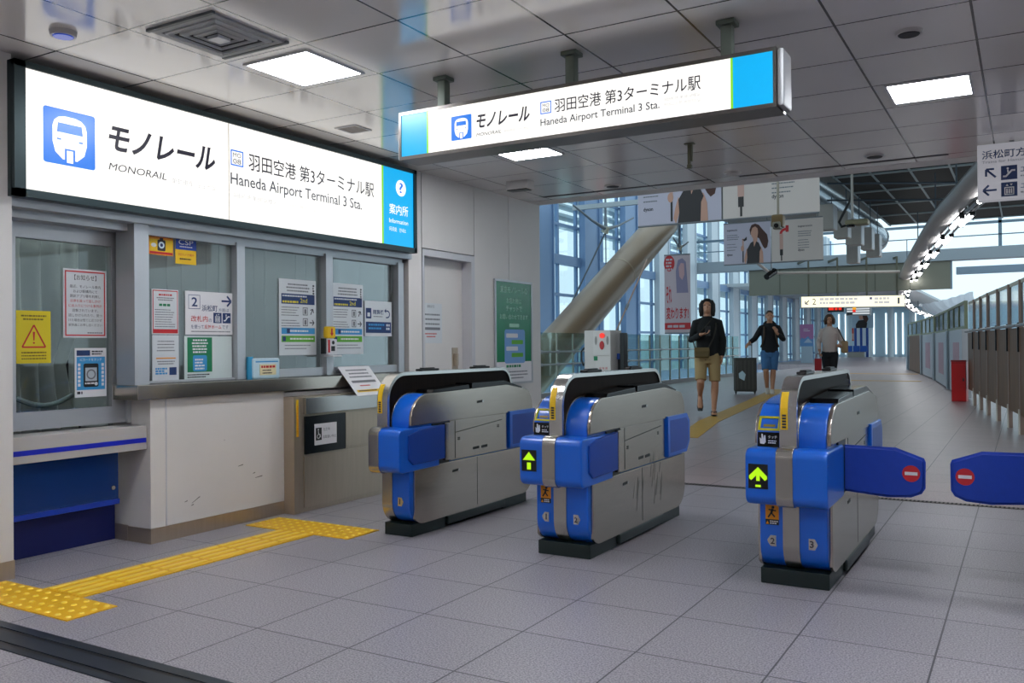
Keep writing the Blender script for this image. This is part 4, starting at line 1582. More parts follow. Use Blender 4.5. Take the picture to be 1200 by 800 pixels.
for (pt, _), (b, m_) in A.b.items():
    b.transform(Matrix(((1, 0, 0, 0), (0, 0, -1, -.0145), (0, 1, 0, 0), (0, 0, 0, 1))))
    finish(pt, b, m_, T, 0, recalc=False)
bm = bmesh.new()
path(bm, [(-.25, .1, 1.06), (-.29, .05, 1.05), (-.31, .0, 1.0), (-.30, -.02, .85), (-.27, 0, .75)], .016, 8)
finish('cable', bm, black, T)
T = thing('dark_display', 'tall thin dark display standing on edge beside the white terminal', 'display', (-5.94, 13.84, 0))
box('screen', black, T, -.035, -.06, .62, .045, .10, 1.31, bev=.01)
box('stand', black, T, -.09, -.02, 0.02, -.05, .04, .95, bev=.004)
box('foot', black, T, -.09, -.12, 0, .12, .14, .02, bev=.004)
box('arm', black, T, -.06, -.01, .78, -.03, .03, .84)
box('blue_tag', mat('tag_blue', '2a50a8', .4), T, -.10, -.03, .86, -.05, -.02, .96)

# ================================================================== LEFT GLASS FACADE
FX = -13.0
bm = bmesh.new()
for k in range(15):
    y_ = 19.6 + 3.42 * k
    for dy in (1.95,):
        bx(bm, FX - .05, y_ + dy, -4.2, FX + .05, y_ + dy + .10, 9)
    bx(bm, FX - .05, y_ + 1.2, -4.2, FX + .04, y_ + 1.28, 9)
    bx(bm, FX - .05, y_ + 3.3, -4.2, FX + .04, y_ + 3.42, 9)
for z_ in (-3, -1.9, -.75, .4, 1.55, 2.70, 4.97, 6.1, 7.25):
    bx(bm, FX - .04, 15, z_, FX + .06, 72, z_ + .09)
bx(bm, FX - .05, 15, 3.72, FX + .16, 72, 4.02)
bx(bm, FX - .3, 15, -.45, FX + .3, 72, .05)
win3 = struct('window_3', bm, facade_m, 0)
box('window_glass', glass_mat('facade_pane', 'f4fbfd', .0, .02, .25), win3, FX - .01, 15, -4.2, FX + .0, 72, 9)
for k in range(15):
    y_ = 19.6 + 3.42 * k
    bm = bmesh.new()
    bx(bm, -.16, 0, -4.2, .02, 1.22, 9, .02)
    bx(bm, .02, .0, -4.2, .07, .05, 9)
    bx(bm, .02, 1.17, -4.2, .07, 1.22, 9)
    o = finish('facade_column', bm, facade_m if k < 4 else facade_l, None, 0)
    o.location = (FX + .25, y_, 0)
    tag(o, 'wide flat blue grey facade column' if k < 4 else 'wide pale facade column far behind the people', 'column', 'near facade columns' if k < 4 else 'far facade columns')
# outside: neighbouring roof with horizontal bands, and a low brick wall
T = thing('roof_outside', 'neighbouring roof with horizontal bands beyond the left glass', 'roof', (-22, 40, 0))
bm = bmesh.new()
for z_, d_ in ((7.6, .10), (8.1, .16), (8.7, .10), (9.2, .22)):
    bx(bm, -.4, -26, z_, .4, 30, z_ + d_)
for k in range(15):
    bx(bm, -.1, -26 + 4 * k, 7.0, .1, -25.8 + 4 * k, 9.4)
finish('roof_bands', bm, mat('roof_grey', 'a4b4be', .6), T, 0)
box('wall', mat('pale_outside', 'bcd0d6', .8), T, -3, -26, -4.4, -1, 30, 1.4)
T = thing('brick_building', 'red brown building corner low outside the left glass', 'building', (-15.5, 27.3, -4.4))
box('wall', mat('brick', '8a4a38', .7, vary=.15, scale=20), T, -1, -.6, 0, .2, .9, 5.4)
box('roof', mat('roof_red', '6e3a30', .7), T, -1.2, -.7, 5.4, .3, 1.0, 5.6)
# big inclined tube
T = thing('inclined_tube', 'thick cream painted tube rising at a slant behind the railing', 'tube', (-10.5, 19.2, 0))
bm = bmesh.new()
path(bm, [(0, -3.6, -1.30), (0, 11.8, 6.78)], .50, 40)
finish('shaft', bm, tube_m, T)
bm = bmesh.new()
path(bm, [(0, 5.0, 3.214), (0, 5.05, 3.240)], .505, 40)
finish('seam_ring', bm, mat('seam_brown', '9a8a76', .5), T)
bm = bmesh.new()
cyl(bm, (0, -3.5, -4.2), (0, -3.5, -1.0), .62, n=32)
finish('pedestal', bm, mat('pedestal', 'b89c92', .5), T)
# cable bracing
rod = mat('rod_dark', '4c5660', .4, .6)
T = thing('cable_brace', 'four armed cast bracing node with tie rods before the left glass', 'brace', (-12.0, 26.6, 4.95))
bm = bmesh.new()
for a_, b_ in ((-2.4, .47), (2.37, .66), (0, 1.5)):
    path(bm, [(0, 0, 0), (0, a_ * .45, b_ * .35), (0, a_, b_)], [.07, .04, .03], 8)
finish('arm', bm, mat('cast_grey', '6c7680', .4, .5), T)
bm = bmesh.new()
cyl(bm, (-.05, 0, -.12), (.05, 0, .08), .13, .10, 16)
finish('node', bm, mat('cast_pale', 'a8a89c', .4, .4), T)
bm = bmesh.new()
path(bm, [(0, 0, -.1), (0, -4.2, -4.1), (0, -5.0, -5.0)], .028, 8)
path(bm, [(0, 0, -.1), (0, 0, -2.6)], .02, 8)
finish('tie_rod', bm, rod, T)
T = thing('cable_brace', 'four armed cast bracing node beside the red hanging banner', 'brace', (-9.3, 26.2, 4.13))
bm = bmesh.new()
for a_, b_ in ((-.6, .25), (.8, .25), (-.15, .9), (.25, -.45)):
    path(bm, [(0, 0, 0), (0, a_ * .45, b_ * .4), (0, a_, b_)], [.05, .03, .02], 8)
path(bm, [(0, 0, 0), (0, .02, 1.47)], .02, 8)
finish('arm', bm, MATS['cast_grey'], T)
bm = bmesh.new()
cyl(bm, (-.04, 0, -.06), (.04, 0, .06), .08, .06, 16)
finish('node', bm, MATS['cast_pale'], T)
T = thing('tie_rod', 'thin pale rod slanting down left of the red hanging banner', 'rod', (-9.6, 22.9, 0))
bm = bmesh.new()
path(bm, [(0, -7.08, -4.2), (0, 1.3, 3.6)], .022, 8)
finish('shaft', bm, mat('rod_copper', 'b89a8a', .4, .3), T)
bm = bmesh.new()
path(bm, [(0, -.3, 2.10), (0, -.15, 2.24)], .045, 8)
finish('turnbuckle', bm, alud, T)

# ================================================================== FAR END WALL, UPPER BEAMS, DARK CEILING
bm = bmesh.new()
bx(bm, -22, 76, 0, 8, 76.4, 4.2)
struct('wall_far', bm, mat('far_wall', 'bcd6e4', .6), 0)
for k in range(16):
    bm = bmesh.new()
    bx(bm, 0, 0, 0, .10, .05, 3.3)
    o = finish('wall_light_slit', bm, mat('daylight_glow', 'e4f6ff', .4, emit=1.6), None, 0)  # glow stands in for daylight behind the glass
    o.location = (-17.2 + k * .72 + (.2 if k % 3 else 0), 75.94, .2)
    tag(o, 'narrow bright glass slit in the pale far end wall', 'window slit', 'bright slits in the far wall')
for k in range(8):
    bm = bmesh.new()
    cyl(bm, (0, 0, 0), (0, 0, 4.2), .22, n=20)
    o = finish('far_column', bm, mat('column_pale', 'd0e0e8', .5))
    o.location = (-17.0 + k * 1.55, 74.6, 0)
    tag(o, 'slim round pale column standing before the far end wall', 'column', 'columns before the far wall')
bm = bmesh.new()
bx(bm, -16, 43, 3.95, -5.2, 76, 4.1)
struct('ceiling_far', bm, mat('far_ceiling', 'b4babe', .6), 0)
# beam across the platform
bm = bmesh.new()
bx(bm, -13, 38, 4.30, 9, 38.6, 4.75)
struct('trim_10', bm, mat('beam_grey', '8a949c', .5), 0)
bm = bmesh.new()
bx(bm, -10.4, 38.1, 3.2, -2.55, 38.4, 4.32)
o = struct('trim_11', bm, mat('panel_olive', '6c6c60', .5), 0)
bm = bmesh.new()
for x in (-9.1, -7.2, -5.3, -4.0):
    bx(bm, x, 38.09, 3.2, x + .03, 38.1, 4.32)
finish('panel_joint', bm, mat('joint_olive', '4e5046', .6), o, 0)
bm = bmesh.new()
bx(bm, -2.5, 40.6, 3.92, 9, 40.9, 4.22)
bx(bm, -2.6, 38.2, 3.2, -2.5, 38.5, 4.5)
struct('trim_12', bm, mat('beam_blue', '7f93a4', .5), 0)
for x in (-5.0, -2.9, 0.2):
    pass
bm = bmesh.new()
for x in (-3.1, -.9, 1.5):
    bx(bm, x, 38.2, 4.7, x + .12, 38.3, 6.4)
bx(bm, -13, 38.2, 5.65, 9, 38.28, 5.75)
bx(bm, -13, 38.2, 5.2, 9, 38.25, 5.24)
struct('trim_13', bm, mat('strut_blue', '5f7484', .5), 0)
bm = bmesh.new()
bx(bm, -3.92, 8.2, 5.0, 9, 31.4, 5.2)
dc = struct('ceiling', bm, dark_ceil, 0)
bm = bmesh.new()
for x in (-3.86, -3.05, -2.24, -1.43, -.62, .19, 1.0):
    bx(bm, x - .02, 8.2, 4.97, x + .02, 31.4, 5.0)
for y_ in (11.8, 14.2, 16.65, 19.1, 21.55, 24.0, 26.35, 28.8, 31.1):
    bx(bm, -3.9, y_ - .05, 4.965, 9, y_ + .05, 4.999)
finish('ceiling_grid', bm, mat('grid_line', '8a989c', .5), dc, 0)
bm = bmesh.new()
bx(bm, -13, 11.3, 4.58, -2.0, 11.45, 4.75)
bx(bm, -13, 18.5, 4.58, -3.3, 18.65, 4.75)
bx(bm, -13, 22.95, 5.6, -4.95, 23.1, 5.75)
bx(bm, -13, 26.15, 5.6, -9.0, 26.3, 5.75)
bx(bm, -13, 19.25, 5.1, -4.3, 19.4, 5.3)
struct('trim_14', bm, mat('beam_white', 'a9b0b4', .5), 0)
bm = bmesh.new()
bx(bm, -9.2, 8.2, 5.45, -3.92, 33, 5.6)
struct('ceiling', bm, mat('upper_ceiling', '8a857e', .7), 0)
# curved silver duct and hanging boxes
T = thing('curved_duct', 'long silver ribbed duct curving beside the dark ceiling', 'duct', (-4.52, 21, 4.75))
bm = bmesh.new()
path(bm, [(-.35, -8, .25), (-.1, 0, .12), (.08, 4, .03), (.18, 7, -.02), (.22, 9.5, -.04), (.12, 11.2, -.05), (-.2, 12.4, -.05)], [.36] * 7, 20)
finish('shell', bm, mat('duct_silver', '9aa8b2', .25, .8), T)
bm = bmesh.new()
for dx in (.28, .05):
    path(bm, [(-.35 + dx, -8, -.0 + dx * .5), (-.1 + dx, 0, -.14 + dx * .5), (.08 + dx, 4, -.22 + dx * .5), (.18 + dx, 7, -.28 + dx * .5), (.22 + dx, 9.5, -.30 + dx * .5)], .035, 8)
finish('rib', bm, steel_b, T)
bm = bmesh.new()
path(bm, [(.15, 11.0, -.05), (.0, 11.9, -.06)], .39, 20)
finish('end_collar', bm, alu, T)
hb = mat('hung_box', 'b3ada6', .6)
for k, (x0, y0, z0, x1, z1, lab) in enumerate(((-4.32, 21.8, 3.82, -3.94, 4.42, 'nearest and leftmost'), (-4.15, 23.0, 3.74, -3.82, 4.40, 'second from the left'), (-4.07, 24.2, 3.67, -3.69, 4.26, 'third from the left'), (-3.90, 25.5, 3.66, -3.62, 4.26, 'fourth from the left'), (-3.94, 26.7, 3.57, -3.59, 4.20, 'rightmost'), (-4.77, 28.5, 3.57, -4.45, 4.12, 'lowest, behind the others'))):
    T = thing('hanging_box', f'plain grey box panel hanging under the silver duct, {lab} of the row', 'hanging panel', (x0, y0, z0), 'boxes under the duct')
    box('box', hb, T, 0, 0, 0, x1 - x0, .5, z1 - z0, bev=.01)
    box('edge_trim', alu, T, x1 - x0, .01, .02, x1 - x0 + .012, .49, z1 - z0 - .02)
    bm = bmesh.new()
    cyl(bm, ((x1 - x0) * .8, .25, z1 - z0), ((x1 - x0) * .8, .25, (4.42 if k == 5 else 4.62 if k == 0 else 5.0) - z0), .012, n=8)
    finish('hanger_rod', bm, rod, T)
# overhead pipes
for lab, pts, r in (('thin dark pipe high over the platform, upper of two near the duct', [(-3.9, 20.9, 4.75), (4, 25.5, 4.73)], .025),
                    ('thin dark pipe high over the platform, lower of two near the duct', [(-3.9, 20.85, 4.36), (3, 25, 4.36)], .022),
                    ('thin pale conduit running above the far lit sign', [(-8.3, 33.3, 3.76), (-4.1, 35.8, 3.78)], .05),
                    ('slanting pale conduit reaching down from the lower banner to the sign conduit', [(-8.8, 30.99, 5.44), (-8.8, 31.0, 4.5), (-8.33, 33.2, 3.80)], .06)):
    bm = bmesh.new()
    path(bm, pts, r, 10)
    tag(finish('overhead_pipe', bm, rod if 'dark' in lab else mat('conduit', 'b0a49c', .5)), lab, 'pipe')
# light rail
LR = [(.1, 13.2), (-.65, 17.03), (-1.232, 20.07), (-2.038, 25.07), (-3.178, 32.55), (-4.267, 40.3), (-5.546, 50.0), (-6.095, 57.0), (-6.227, 63.0), (-6.12, 68.0), (-5.931, 73.0)]


def drop(y):      # the far end of the rail comes down a little
    for (a, za), (b, zb) in zip(((0, 0), (50, 0), (57, -.28), (63, -.46), (68, -.55), (73, -.62)), ((50, 0), (57, -.28), (63, -.46), (68, -.55), (73, -.62), (99, -.62))):
        if y <= b:
            return za + (zb - za) * (y - a) / (b - a)
    return 0


T = thing('light_rail', 'long curved grey lighting rail with bright lamps sweeping along the platform edge', 'lighting rail', (0, 0, 3.6))


def spl(pts, n):
    out = []
    for i in range(len(pts) - 1):
        p0, p1, p2, p3 = pts[max(i - 1, 0)], pts[i], pts[i + 1], pts[min(i + 2, len(pts) - 1)]
        for k in range(n):
            t = k / n
            out.append(tuple(.5 * (2 * p1[j] + (p2[j] - p0[j]) * t + (2 * p0[j] - 5 * p1[j] + 4 * p2[j] - p3[j]) * t * t + (3 * p1[j] - p0[j] - 3 * p2[j] + p3[j]) * t ** 3) for j in range(2)))
    return out + [pts[-1]]


sp = spl(LR, 6)
bm = bmesh.new()
path(bm, [(p[0] - .18, p[1], .16 + drop(p[1])) for p in sp], [(.24, .15)] * len(sp), 14, up_=(1, 0, 0))
finish('housing', bm, mat('rail_grey', '9c9896', .45), T)
bm = bmesh.new()
path(bm, [(p[0] + .06, p[1], .02 + drop(p[1])) for p in sp], .03, 8)
path(bm, [(p[0] + .22, p[1], .06 + drop(p[1])) for p in sp], .025, 8)
finish('cable_tray', bm, alud, T)
dist = [0.]
for i in range(len(sp) - 1):
    dist.append(dist[-1] + (Vector(sp[i + 1]) - Vector(sp[i])).length)


def along(t):
    for i in range(len(sp) - 1):
        if t <= dist[i + 1]:
            return Vector(sp[i]).lerp(Vector(sp[i + 1]), (t - dist[i]) / (dist[i + 1] - dist[i]))
    return Vector(sp[-1])


t_ = 2.6
while t_ < dist[-1] - 2:
    for off in (.02, .20):
        bm = bmesh.new()
        path(bm, [Vector((*along(t_ + q), -.05 + off * .25 + drop(along(t_ + q).y))) + Vector((off, 0, 0)) for q in (0, .8, 1.6)], .045, 8)
        finish('lamp', bm, e_tube, T)
        for q in (-.12, 1.72):
            c = along(t_ + q)
            box('lamp_holder', black, T, c.x + off - .05, c.y - .08, -.08 + off * .25 + drop(c.y), c.x + off + .05, c.y + .08, .04 + drop(c.y))
    t_ += 3.7
for i in range(3, len(sp), 6):
    bm = bmesh.new()
    cyl(bm, (sp[i][0] - .18, sp[i][1], .2 + drop(sp[i][1])), (sp[i][0] - .18, sp[i][1], 1.4 if sp[i][1] < 38 else .45), .015, n=8)
    finish('hanger_rod', bm, rod, T)
# ribbed canopy curving away on the right
T = thing('ribbed_canopy', 'pale ribbed canopy underside curving away over the far track', 'canopy', (0, 0, 0))
bm = bmesh.new()
prev = None
cp = [(-5.4, 57), (-5.6, 62), (-5.6, 67), (-5.4, 73)]
cs = spl(cp, 8)
for i, p in enumerate(cs):
    row = []
    for j in range(13):
        u = j / 12
        row.append(bm.verts.new((p[0] + u * 2.7, p[1] + u * 1.2, 3.62 + drop(p[1]) + .75 * u ** 1.3 + .05 * math.sin(j * PI) + (.05 if j % 2 else 0))))
    if prev:
        for j in range(12):
            bm.faces.new((prev[j], prev[j + 1], row[j + 1], row[j]))
    prev = row
bmesh.ops.solidify(bm, geom=bm.faces[:], thickness=.05)
finish('shell', bm, mat('canopy_white', 'e0e5ea', .5), T, 20)
bm = bmesh.new()
path(bm, [(p[0], p[1], 3.62 + drop(p[1])) for p in cs], .09, 8)
finish('edge_beam', bm, alu, T)

# ================================================================== BANNERS, FAR SIGN, CAMERAS, FAR THINGS
skin = mat('printed_skin', 'c99a86', .6)
hairp = mat('printed_hair', '4a2a22', .6)
pinkd = mat('printed_pink', 'c9a094', .5)
darkp = mat('printed_dark', '2a2325', .5)
ban = mat('banner_cool', 'c3bdcc', .6)
ban2 = mat('banner_warm', 'd6c9c2', .6)


def banner(label, x, y, z, w, h, rot):
    M = Matrix.Translation((x, y, z)) @ Matrix.Rotation(rot, 4, 'Z') @ fr_front(0, 0, 0)
    T = thing('advert_banner', label, 'banner', M=M)
    box('cloth', ban, T, 0, 0, -.012, w * .485, h, 0)
    box('cloth', ban2, T, w * .495, 0, -.012, w, h, 0)
    bm = bmesh.new()
    for zz_ in (h, 0):
        path(bm, [(0, zz_, -.006), (w, zz_, -.006)], .014, 8)
    finish('pole', bm, alud, T)
    bm = bmesh.new()
    for x_ in (w * .05, w * .45, w * .55, w * .95):
        path(bm, [(x_, h, -.006), (x_, 4.60 - z, -.006)], .006, 6)
    finish('hanging_wire', bm, rod, T)
    A = Art(T, .002)
    q = w * .485

    def U(u, v):
        return (u * q, v * h)
    A.text('print', ink, 'supersonic', *U(.07, .80), *U(.30, .86), bold=.01)
    A.rows('print', greyink, U(.07, 0)[0], U(.36, 0)[0], .72 * h, 3, .05 * h, .018 * h)
    A.rows('print', greyink, U(.07, 0)[0], U(.30, 0)[0], .50 * h, 3, .07 * h, .016 * h)
    A.text('print', ink, 'dyson', *U(.07, .20), *U(.19, .27), bold=.02)
    # woman in a dark sleeveless top with hair blowing to the right
    A.poly('portrait_hair', hairp, [U(.58, .70), U(.56, .82), U(.60, .93), U(.68, .96), U(.76, .92), U(.84, .80), U(.93, .68), U(.955, .52), U(.93, .38), U(.88, .34), U(.84, .40), U(.80, .50), U(.76, .60)], .002)
    A.poly('portrait_skin', skin, [U(.585, .74), U(.60, .66), U(.635, .60), U(.635, .50), U(.72, .50), U(.725, .64), U(.74, .74), U(.73, .84), U(.68, .89), U(.62, .86)], .0026)
    A.poly('portrait_skin', skin, [U(.74, .44), U(.80, .40), U(.84, .26), U(.85, 0.0), U(.76, .0), U(.75, .26)], .0027)
    A.poly('portrait_skin', skin, [U(.50, .38), U(.46, .22), U(.44, .08), U(.47, .0), U(.50, .12), U(.54, .3)], .0027)
    A.poly('portrait_top', darkp, [U(.50, .34), U(.58, .50), U(.64, .54), U(.655, .40), U(.70, .53), U(.75, .50), U(.80, .36), U(.77, .28), U(.76, .0), U(.49, .0), U(.51, .16)], .0032)
    A.poly('portrait_skin', skin, [U(.64, .54), U(.70, .53), U(.655, .40)], .0036)
    # hair dryer in her hand
    A.rrect('dryer_print', pinkd, *U(.40, .36), *U(.435, .62), .008 * w, .0028)
    A.poly('dryer_print', darkp, [U(.395, .60), U(.44, .60), U(.50, .66), U(.50, .58), U(.45, .55)], .0032)
    A.rect('dryer_print', darkp, *U(.405, .04), *U(.43, .36), .0028)
    A.disc('portrait_skin', skin, *U(.405, .38), .035 * q, .0034, ry=.07 * h)
    # second half: product alone
    def V(u, v):
        return (w * .495 + u * w * .505, v * h)
    A.ring('dryer_print', redm, *V(.28, .66), .12 * w * .505, .05 * w * .505, .002, 90, 180)
    A.rrect('dryer_print', pinkd, *V(.16, .30), *V(.23, .67), .006 * w, .0021)
    A.rect('dryer_print', redm, *V(.28, .705), *V(.34, .86), .0022)
    A.rect('dryer_print', darkp, *V(.165, .16), *V(.225, .30), .0024)
    A.rect('dryer_print', darkp, *V(.185, .03), *V(.208, .16), .0024)
    A.text('print', ink, 'supersonic', *V(.52, .78), *V(.80, .84), bold=.01)
    A.rows('print', greyink, V(.52, 0)[0], V(.80, 0)[0], .70 * h, 3, .05 * h, .018 * h)
    A.rows('print', greyink, V(.52, 0)[0], V(.76, 0)[0], .50 * h, 4, .06 * h, .016 * h)
    A.text('print', ink, 'dyson', *V(.52, .22), *V(.64, .29), bold=.02)
    A.done()


banner('large portrait advert banner nearer the hall, its top hidden by the ceiling beam', -4.63, 11.35, 2.735, 2.42, .95, math.radians(0))
banner('portrait advert banner hanging further back, below the larger one', -5.60, 18.55, 2.80, 2.05, .88, math.radians(0))
# red lettered banner
T = thing('hanging_banner', 'tall white banner with red lettering hanging beyond the railing', 'banner', M=Matrix.Translation((-8.62, 23.0, 1.42)) @ Matrix.Rotation(.12, 4, 'Z') @ fr_front(0, 0, 0))
box('cloth', mat('banner_pink', 'c9b6bd', .6), T, 0, 0, -.01, .72, 2.15, 0)
A = Art(T, .002)
A.disc('print', redm, .14, 1.92, .15, ry=.22)
A.rows('print', MATS['banner_pink'], .05, .24, 2.05, 4, .09, .05, .003)
A.poly('portrait_print', mat('print_mauve', '8d84a0', .6), [(.34, 1.1), (.32, 1.7), (.38, 2.0), (.50, 2.05), (.60, 1.95), (.64, 1.4), (.66, 1.1)])
A.poly('portrait_print', mat('print_rose', 'c9a0a4', .6), [(.42, 1.55), (.40, 1.8), (.46, 1.92), (.55, 1.9), (.56, 1.6), (.50, 1.45)], .003)
A.text('print', redm, 'それ', .05, .82, .20, 1.30, .003, bold=.02)
A.text('print', redm, '変わります!', .05, .38, .66, .72, .003, bold=.02)
A.rect('print', redm, 0, .10, .72, .28)
A.rows('print', MATS['banner_pink'], .08, .64, .22, 1, .1, .07, .003)
A.done()
bm = bmesh.new()
path(bm, [(0, 2.15, -.005), (.72, 2.15, -.005)], .02, 8)
path(bm, [(0, 0, -.005), (.72, 0, -.005)], .02, 8)
path(bm, [(.36, 2.15, -.005), (.36, 4.22, -.005)], .008, 6)
finish('pole', bm, alud, T)
# far lit sign
T = thing('platform_sign', 'long lit cream platform sign with numbers 2 and 1 hanging far over the platform', 'sign', M=Matrix.Translation((-7.75, 36.05, 2.55)) @ Matrix.Rotation(.42, 4, 'Z') @ fr_front(0, 0, 0))
box('casing', alud, T, -.03, -.02, -.22, 3.98, .44, -.01)
box('light_panel', e_cream, T, 0, 0, -.012, 3.95, .42, 0)
A = Art(T, .003)
arrow_icon(A, navy, .22, .20, .20, 225, .035, .003)
A.text('lettering', e_grey, '2', .42, .10, .56, .34)
A.text('lettering', e_grey, '1', 3.68, .10, .76 + 3.0, .34)
A.rows('small_lettering', e_pale, .70, 2.45, .36, 2, .15, .09)
A.rows('small_lettering', e_pale, 2.8, 3.5, .36, 2, .15, .09)
A.rect('symbol', mat('sign_blue_dot', '4c5cb0', .5, emit=.4), 2.62, .28, 2.71, .37)
A.done()
for x in (.30, 1.42, 2.54, 3.70):
    bm = bmesh.new()
    bx(bm, x - .03, .44, -.14, x + .03, 1.98, -.08)
    bx(bm, x - .03, 1.90, -.14 - (2.05 - x * .40) / .913, x + .03, 1.98, -.14)
    finish('hanger_post', bm, mat('post_dark_olive', '4a4838', .5), T, 0)
T = thing('departure_display', 'small red lettered departure display under the far lit sign', 'display', M=fr_front(-7.10, 38.1, 2.44))
box('housing', black, T, -.05, -.04, -.15, .60, .24, 0)
A = Art(T, .003)
A.rows('lit_dots', e_red, 0, .55, .16, 1, .1, .12, rag=0)
A.done()
bm = bmesh.new()
cyl(bm, (.28, .24, -.12), (.28, .78, -.12), .03, n=8)
finish('hanger', bm, alud, T)
T = thing('departure_board', 'striped white and amber departure board under the far lit sign', 'display', M=fr_front(-6.38, 38.1, 2.27))
box('housing', alud, T, -.04, -.04, -.15, .92, .42, 0)
A = Art(T, .003)
for k in range(4):
    A.rect('lit_rows', mat('lit_row', 'e6ecf0', .4, emit=.8), .0, .02 + k * .095, .88, .075 + k * .095)
A.rect('lit_rows', e_amber, .22, .21, .36, .36, .004)
A.rect('lit_rows', e_red, .22, .11, .34, .2, .004)
A.rect('dark_rows', black, 0, .0, .22, .08, .004)
A.done()
bm = bmesh.new()
cyl(bm, (.44, .42, -.12), (.44, .95, -.12), .03, n=8)
finish('hanger', bm, alud, T)


def seccam(name, label, x, y, ztop, zb, s):
    T = thing(name, label, 'camera', (x, y, zb))
    bm = bmesh.new()
    cyl(bm, (0, 0, s * 1.1), (0, 0, ztop - zb), s * .10, n=12)
    cyl(bm, (0, 0, ztop - zb - .02), (0, 0, ztop - zb), s * .4, n=16)
    finish('pole', bm, mat('cam_pole', '8f8678', .4, .5), T)
    bm = bmesh.new()
    bx(bm, -s * .45, -s * .45, s * .15, s * .45, s * .45, s * 1.15, s * .16)
    finish('housing', bm, mat('cam_housing', '6b5636', .4, .3), T)
    bm = bmesh.new()
    bx(bm, -s * .30, -s * .62, s * .02, s * .30, s * .1, s * .55, s * .08)
    finish('camera_body', bm, mat('cam_body', '77756a', .5), T)
    bm = bmesh.new()
    cyl(bm, (0, -s * .61, s * .26), (0, -s * .68, s * .26), s * .17, n=18)
    finish('lens', bm, gloss_black, T)


seccam('security_camera', 'boxy security camera on a pole in front of the portrait banners', -2.19, 9.14, 5.0, 2.27, .135)
T = thing('security_camera', 'flat camera on a thin pole with looping cable before the silver duct', 'camera', (-2.34, 14.85, 2.98))
bm = bmesh.new()
cyl(bm, (-.05, 0, .12), (-.05, 0, 2.02), .02, n=10)
finish('pole', bm, mat('cam_pole_white', 'b0aba4', .4), T)
bm = bmesh.new()
bx(bm, -.15, -.12, .0, .20, .12, .09, .03)
finish('camera_body', bm, mat('cam_olive', '8a8468', .5), T)
bm = bmesh.new()
cyl(bm, (-.06, -.06, -.03), (-.06, -.06, .01), .06, .075, 18)
finish('dome', bm, gloss_black, T)
bm = bmesh.new()
path(bm, [(-.05, .02, .60), (-.10, .03, .38), (-.20, .04, .20), (-.26, .04, .08), (-.22, .03, .0), (-.14, .02, .02)], .022, 8)
finish('cable', bm, black, T)
T = thing('security_camera', 'small black camera hanging just under the lower portrait banner', 'camera', (-4.78, 19.2, 2.52))
bm = bmesh.new()
cyl(bm, (-.04, -.16, .02), (.06, .12, .16), .065, .075, 16)
finish('camera_body', bm, black, T)
bm = bmesh.new()
path(bm, [(.02, 0, .14), (.03, .02, .6), (.03, .10, 2.62)], .018, 8)
finish('pole', bm, alud, T)
# far posters, bench, pillar with portrait
o = sheet('wall_poster', 'pink and blue poster on the pale wall left of the woman', 'poster', fr_front(-11.2, 51.6, .95), .74, 1.25, mat('poster_mauve', 'b87fae', .6), .05)
A = Art(o, .004)
A.poly('print', mat('print_blue', '6e9ed0', .6), [(0, 0), (.74, 0), (.74, .45), (.6, .38), (.45, .58), (.25, .42), (.1, .5), (0, .35)])
A.poly('print', mat('print_pale', 'b9cbe0', .6), [(.2, .2), (.45, .45), (.7, .2)], .006)
A.rows('lettering', paper, .2, .55, 1.0, 2, .1, .04)
A.done()
bm = bmesh.new()
bx(bm, .05, -.95, -.04, .69, 0, .0)
finish('stand', bm, mat('stand_pale', 'b4c8d6', .5), o, 0)
o = sheet('wall_poster', 'narrow red and orange poster on the far wall right of the woman', 'poster', fr_front(-12.5, 75.85, 1.3), .55, 2.0, mat('poster_red', 'c8442e', .6), .05)
A = Art(o, .006)
A.rect('print', mat('print_peach', 'd9a08c', .6), .05, .1, .5, .6)
A.rows('lettering', paper, .1, .45, 1.7, 3, .2, .1)
A.done()
T = thing('bench', 'blue moulded bench far back on the platform', 'bench', (-11.5, 72.5, 0))
bm = bmesh.new()
for k in range(3):
    bx(bm, -.8 + k * .55, -.2, .42, -.30 + k * .55, .25, .48, .03)
    bx(bm, -.8 + k * .55, .18, .48, -.30 + k * .55, .27, .90, .03)
finish('seat', bm, mat('seat_blue', '2f62b8', .4), T)
box('base', mat('bench_base', 'a8a49c', .5), T, -.6, -.15, 0, .6, .2, .42)
T = thing('advert_pillar', 'blue and white advert pillar with a portrait at the far end wall', 'pillar', (-11.3, 74.0, 0))
box('body', mat('pillar_white', 'dbe7ee', .5), T, -.55, -.2, 0, .55, .2, 2.3)
bm = bmesh.new()
for x in (-.52, -.1, .35):
    bx(bm, x, -.22, 0, x + .18, -.2, 2.3)
finish('blue_stripe', bm, mat('pillar_blue', '2c4f9c', .5), T, 0)
A = Art(T, 0)
A.poly('portrait_print', darkp, [(-.4, 2.3), (.4, 2.3), (.45, 2.7), (.2, 2.95), (-.2, 2.9), (-.4, 2.6)], .201)
A.disc('portrait_print', skin, .0, 3.2, .18, .202, ry=.25)
A.poly('portrait_print', hairp, [(.05, 3.5), (-.15, 3.45), (-.1, 3.3), (.1, 3.35), (.15, 3.0), (.4, 2.7), (.55, 3.0), (.4, 3.4)], .203)
for (pt, _), (b, m_) in A.b.items():
    b.transform(Matrix(((1, 0, 0, 0), (0, 0, -1, 0), (0, 1, 0, 0), (0, 0, 0, 1))))
    finish(pt, b, m_, T, 0, recalc=False)
box('portrait_board', mat('board_pale', 'a9c0d0', .5), T, -.7, -.19, 2.3, .9, -.12, 3.6)

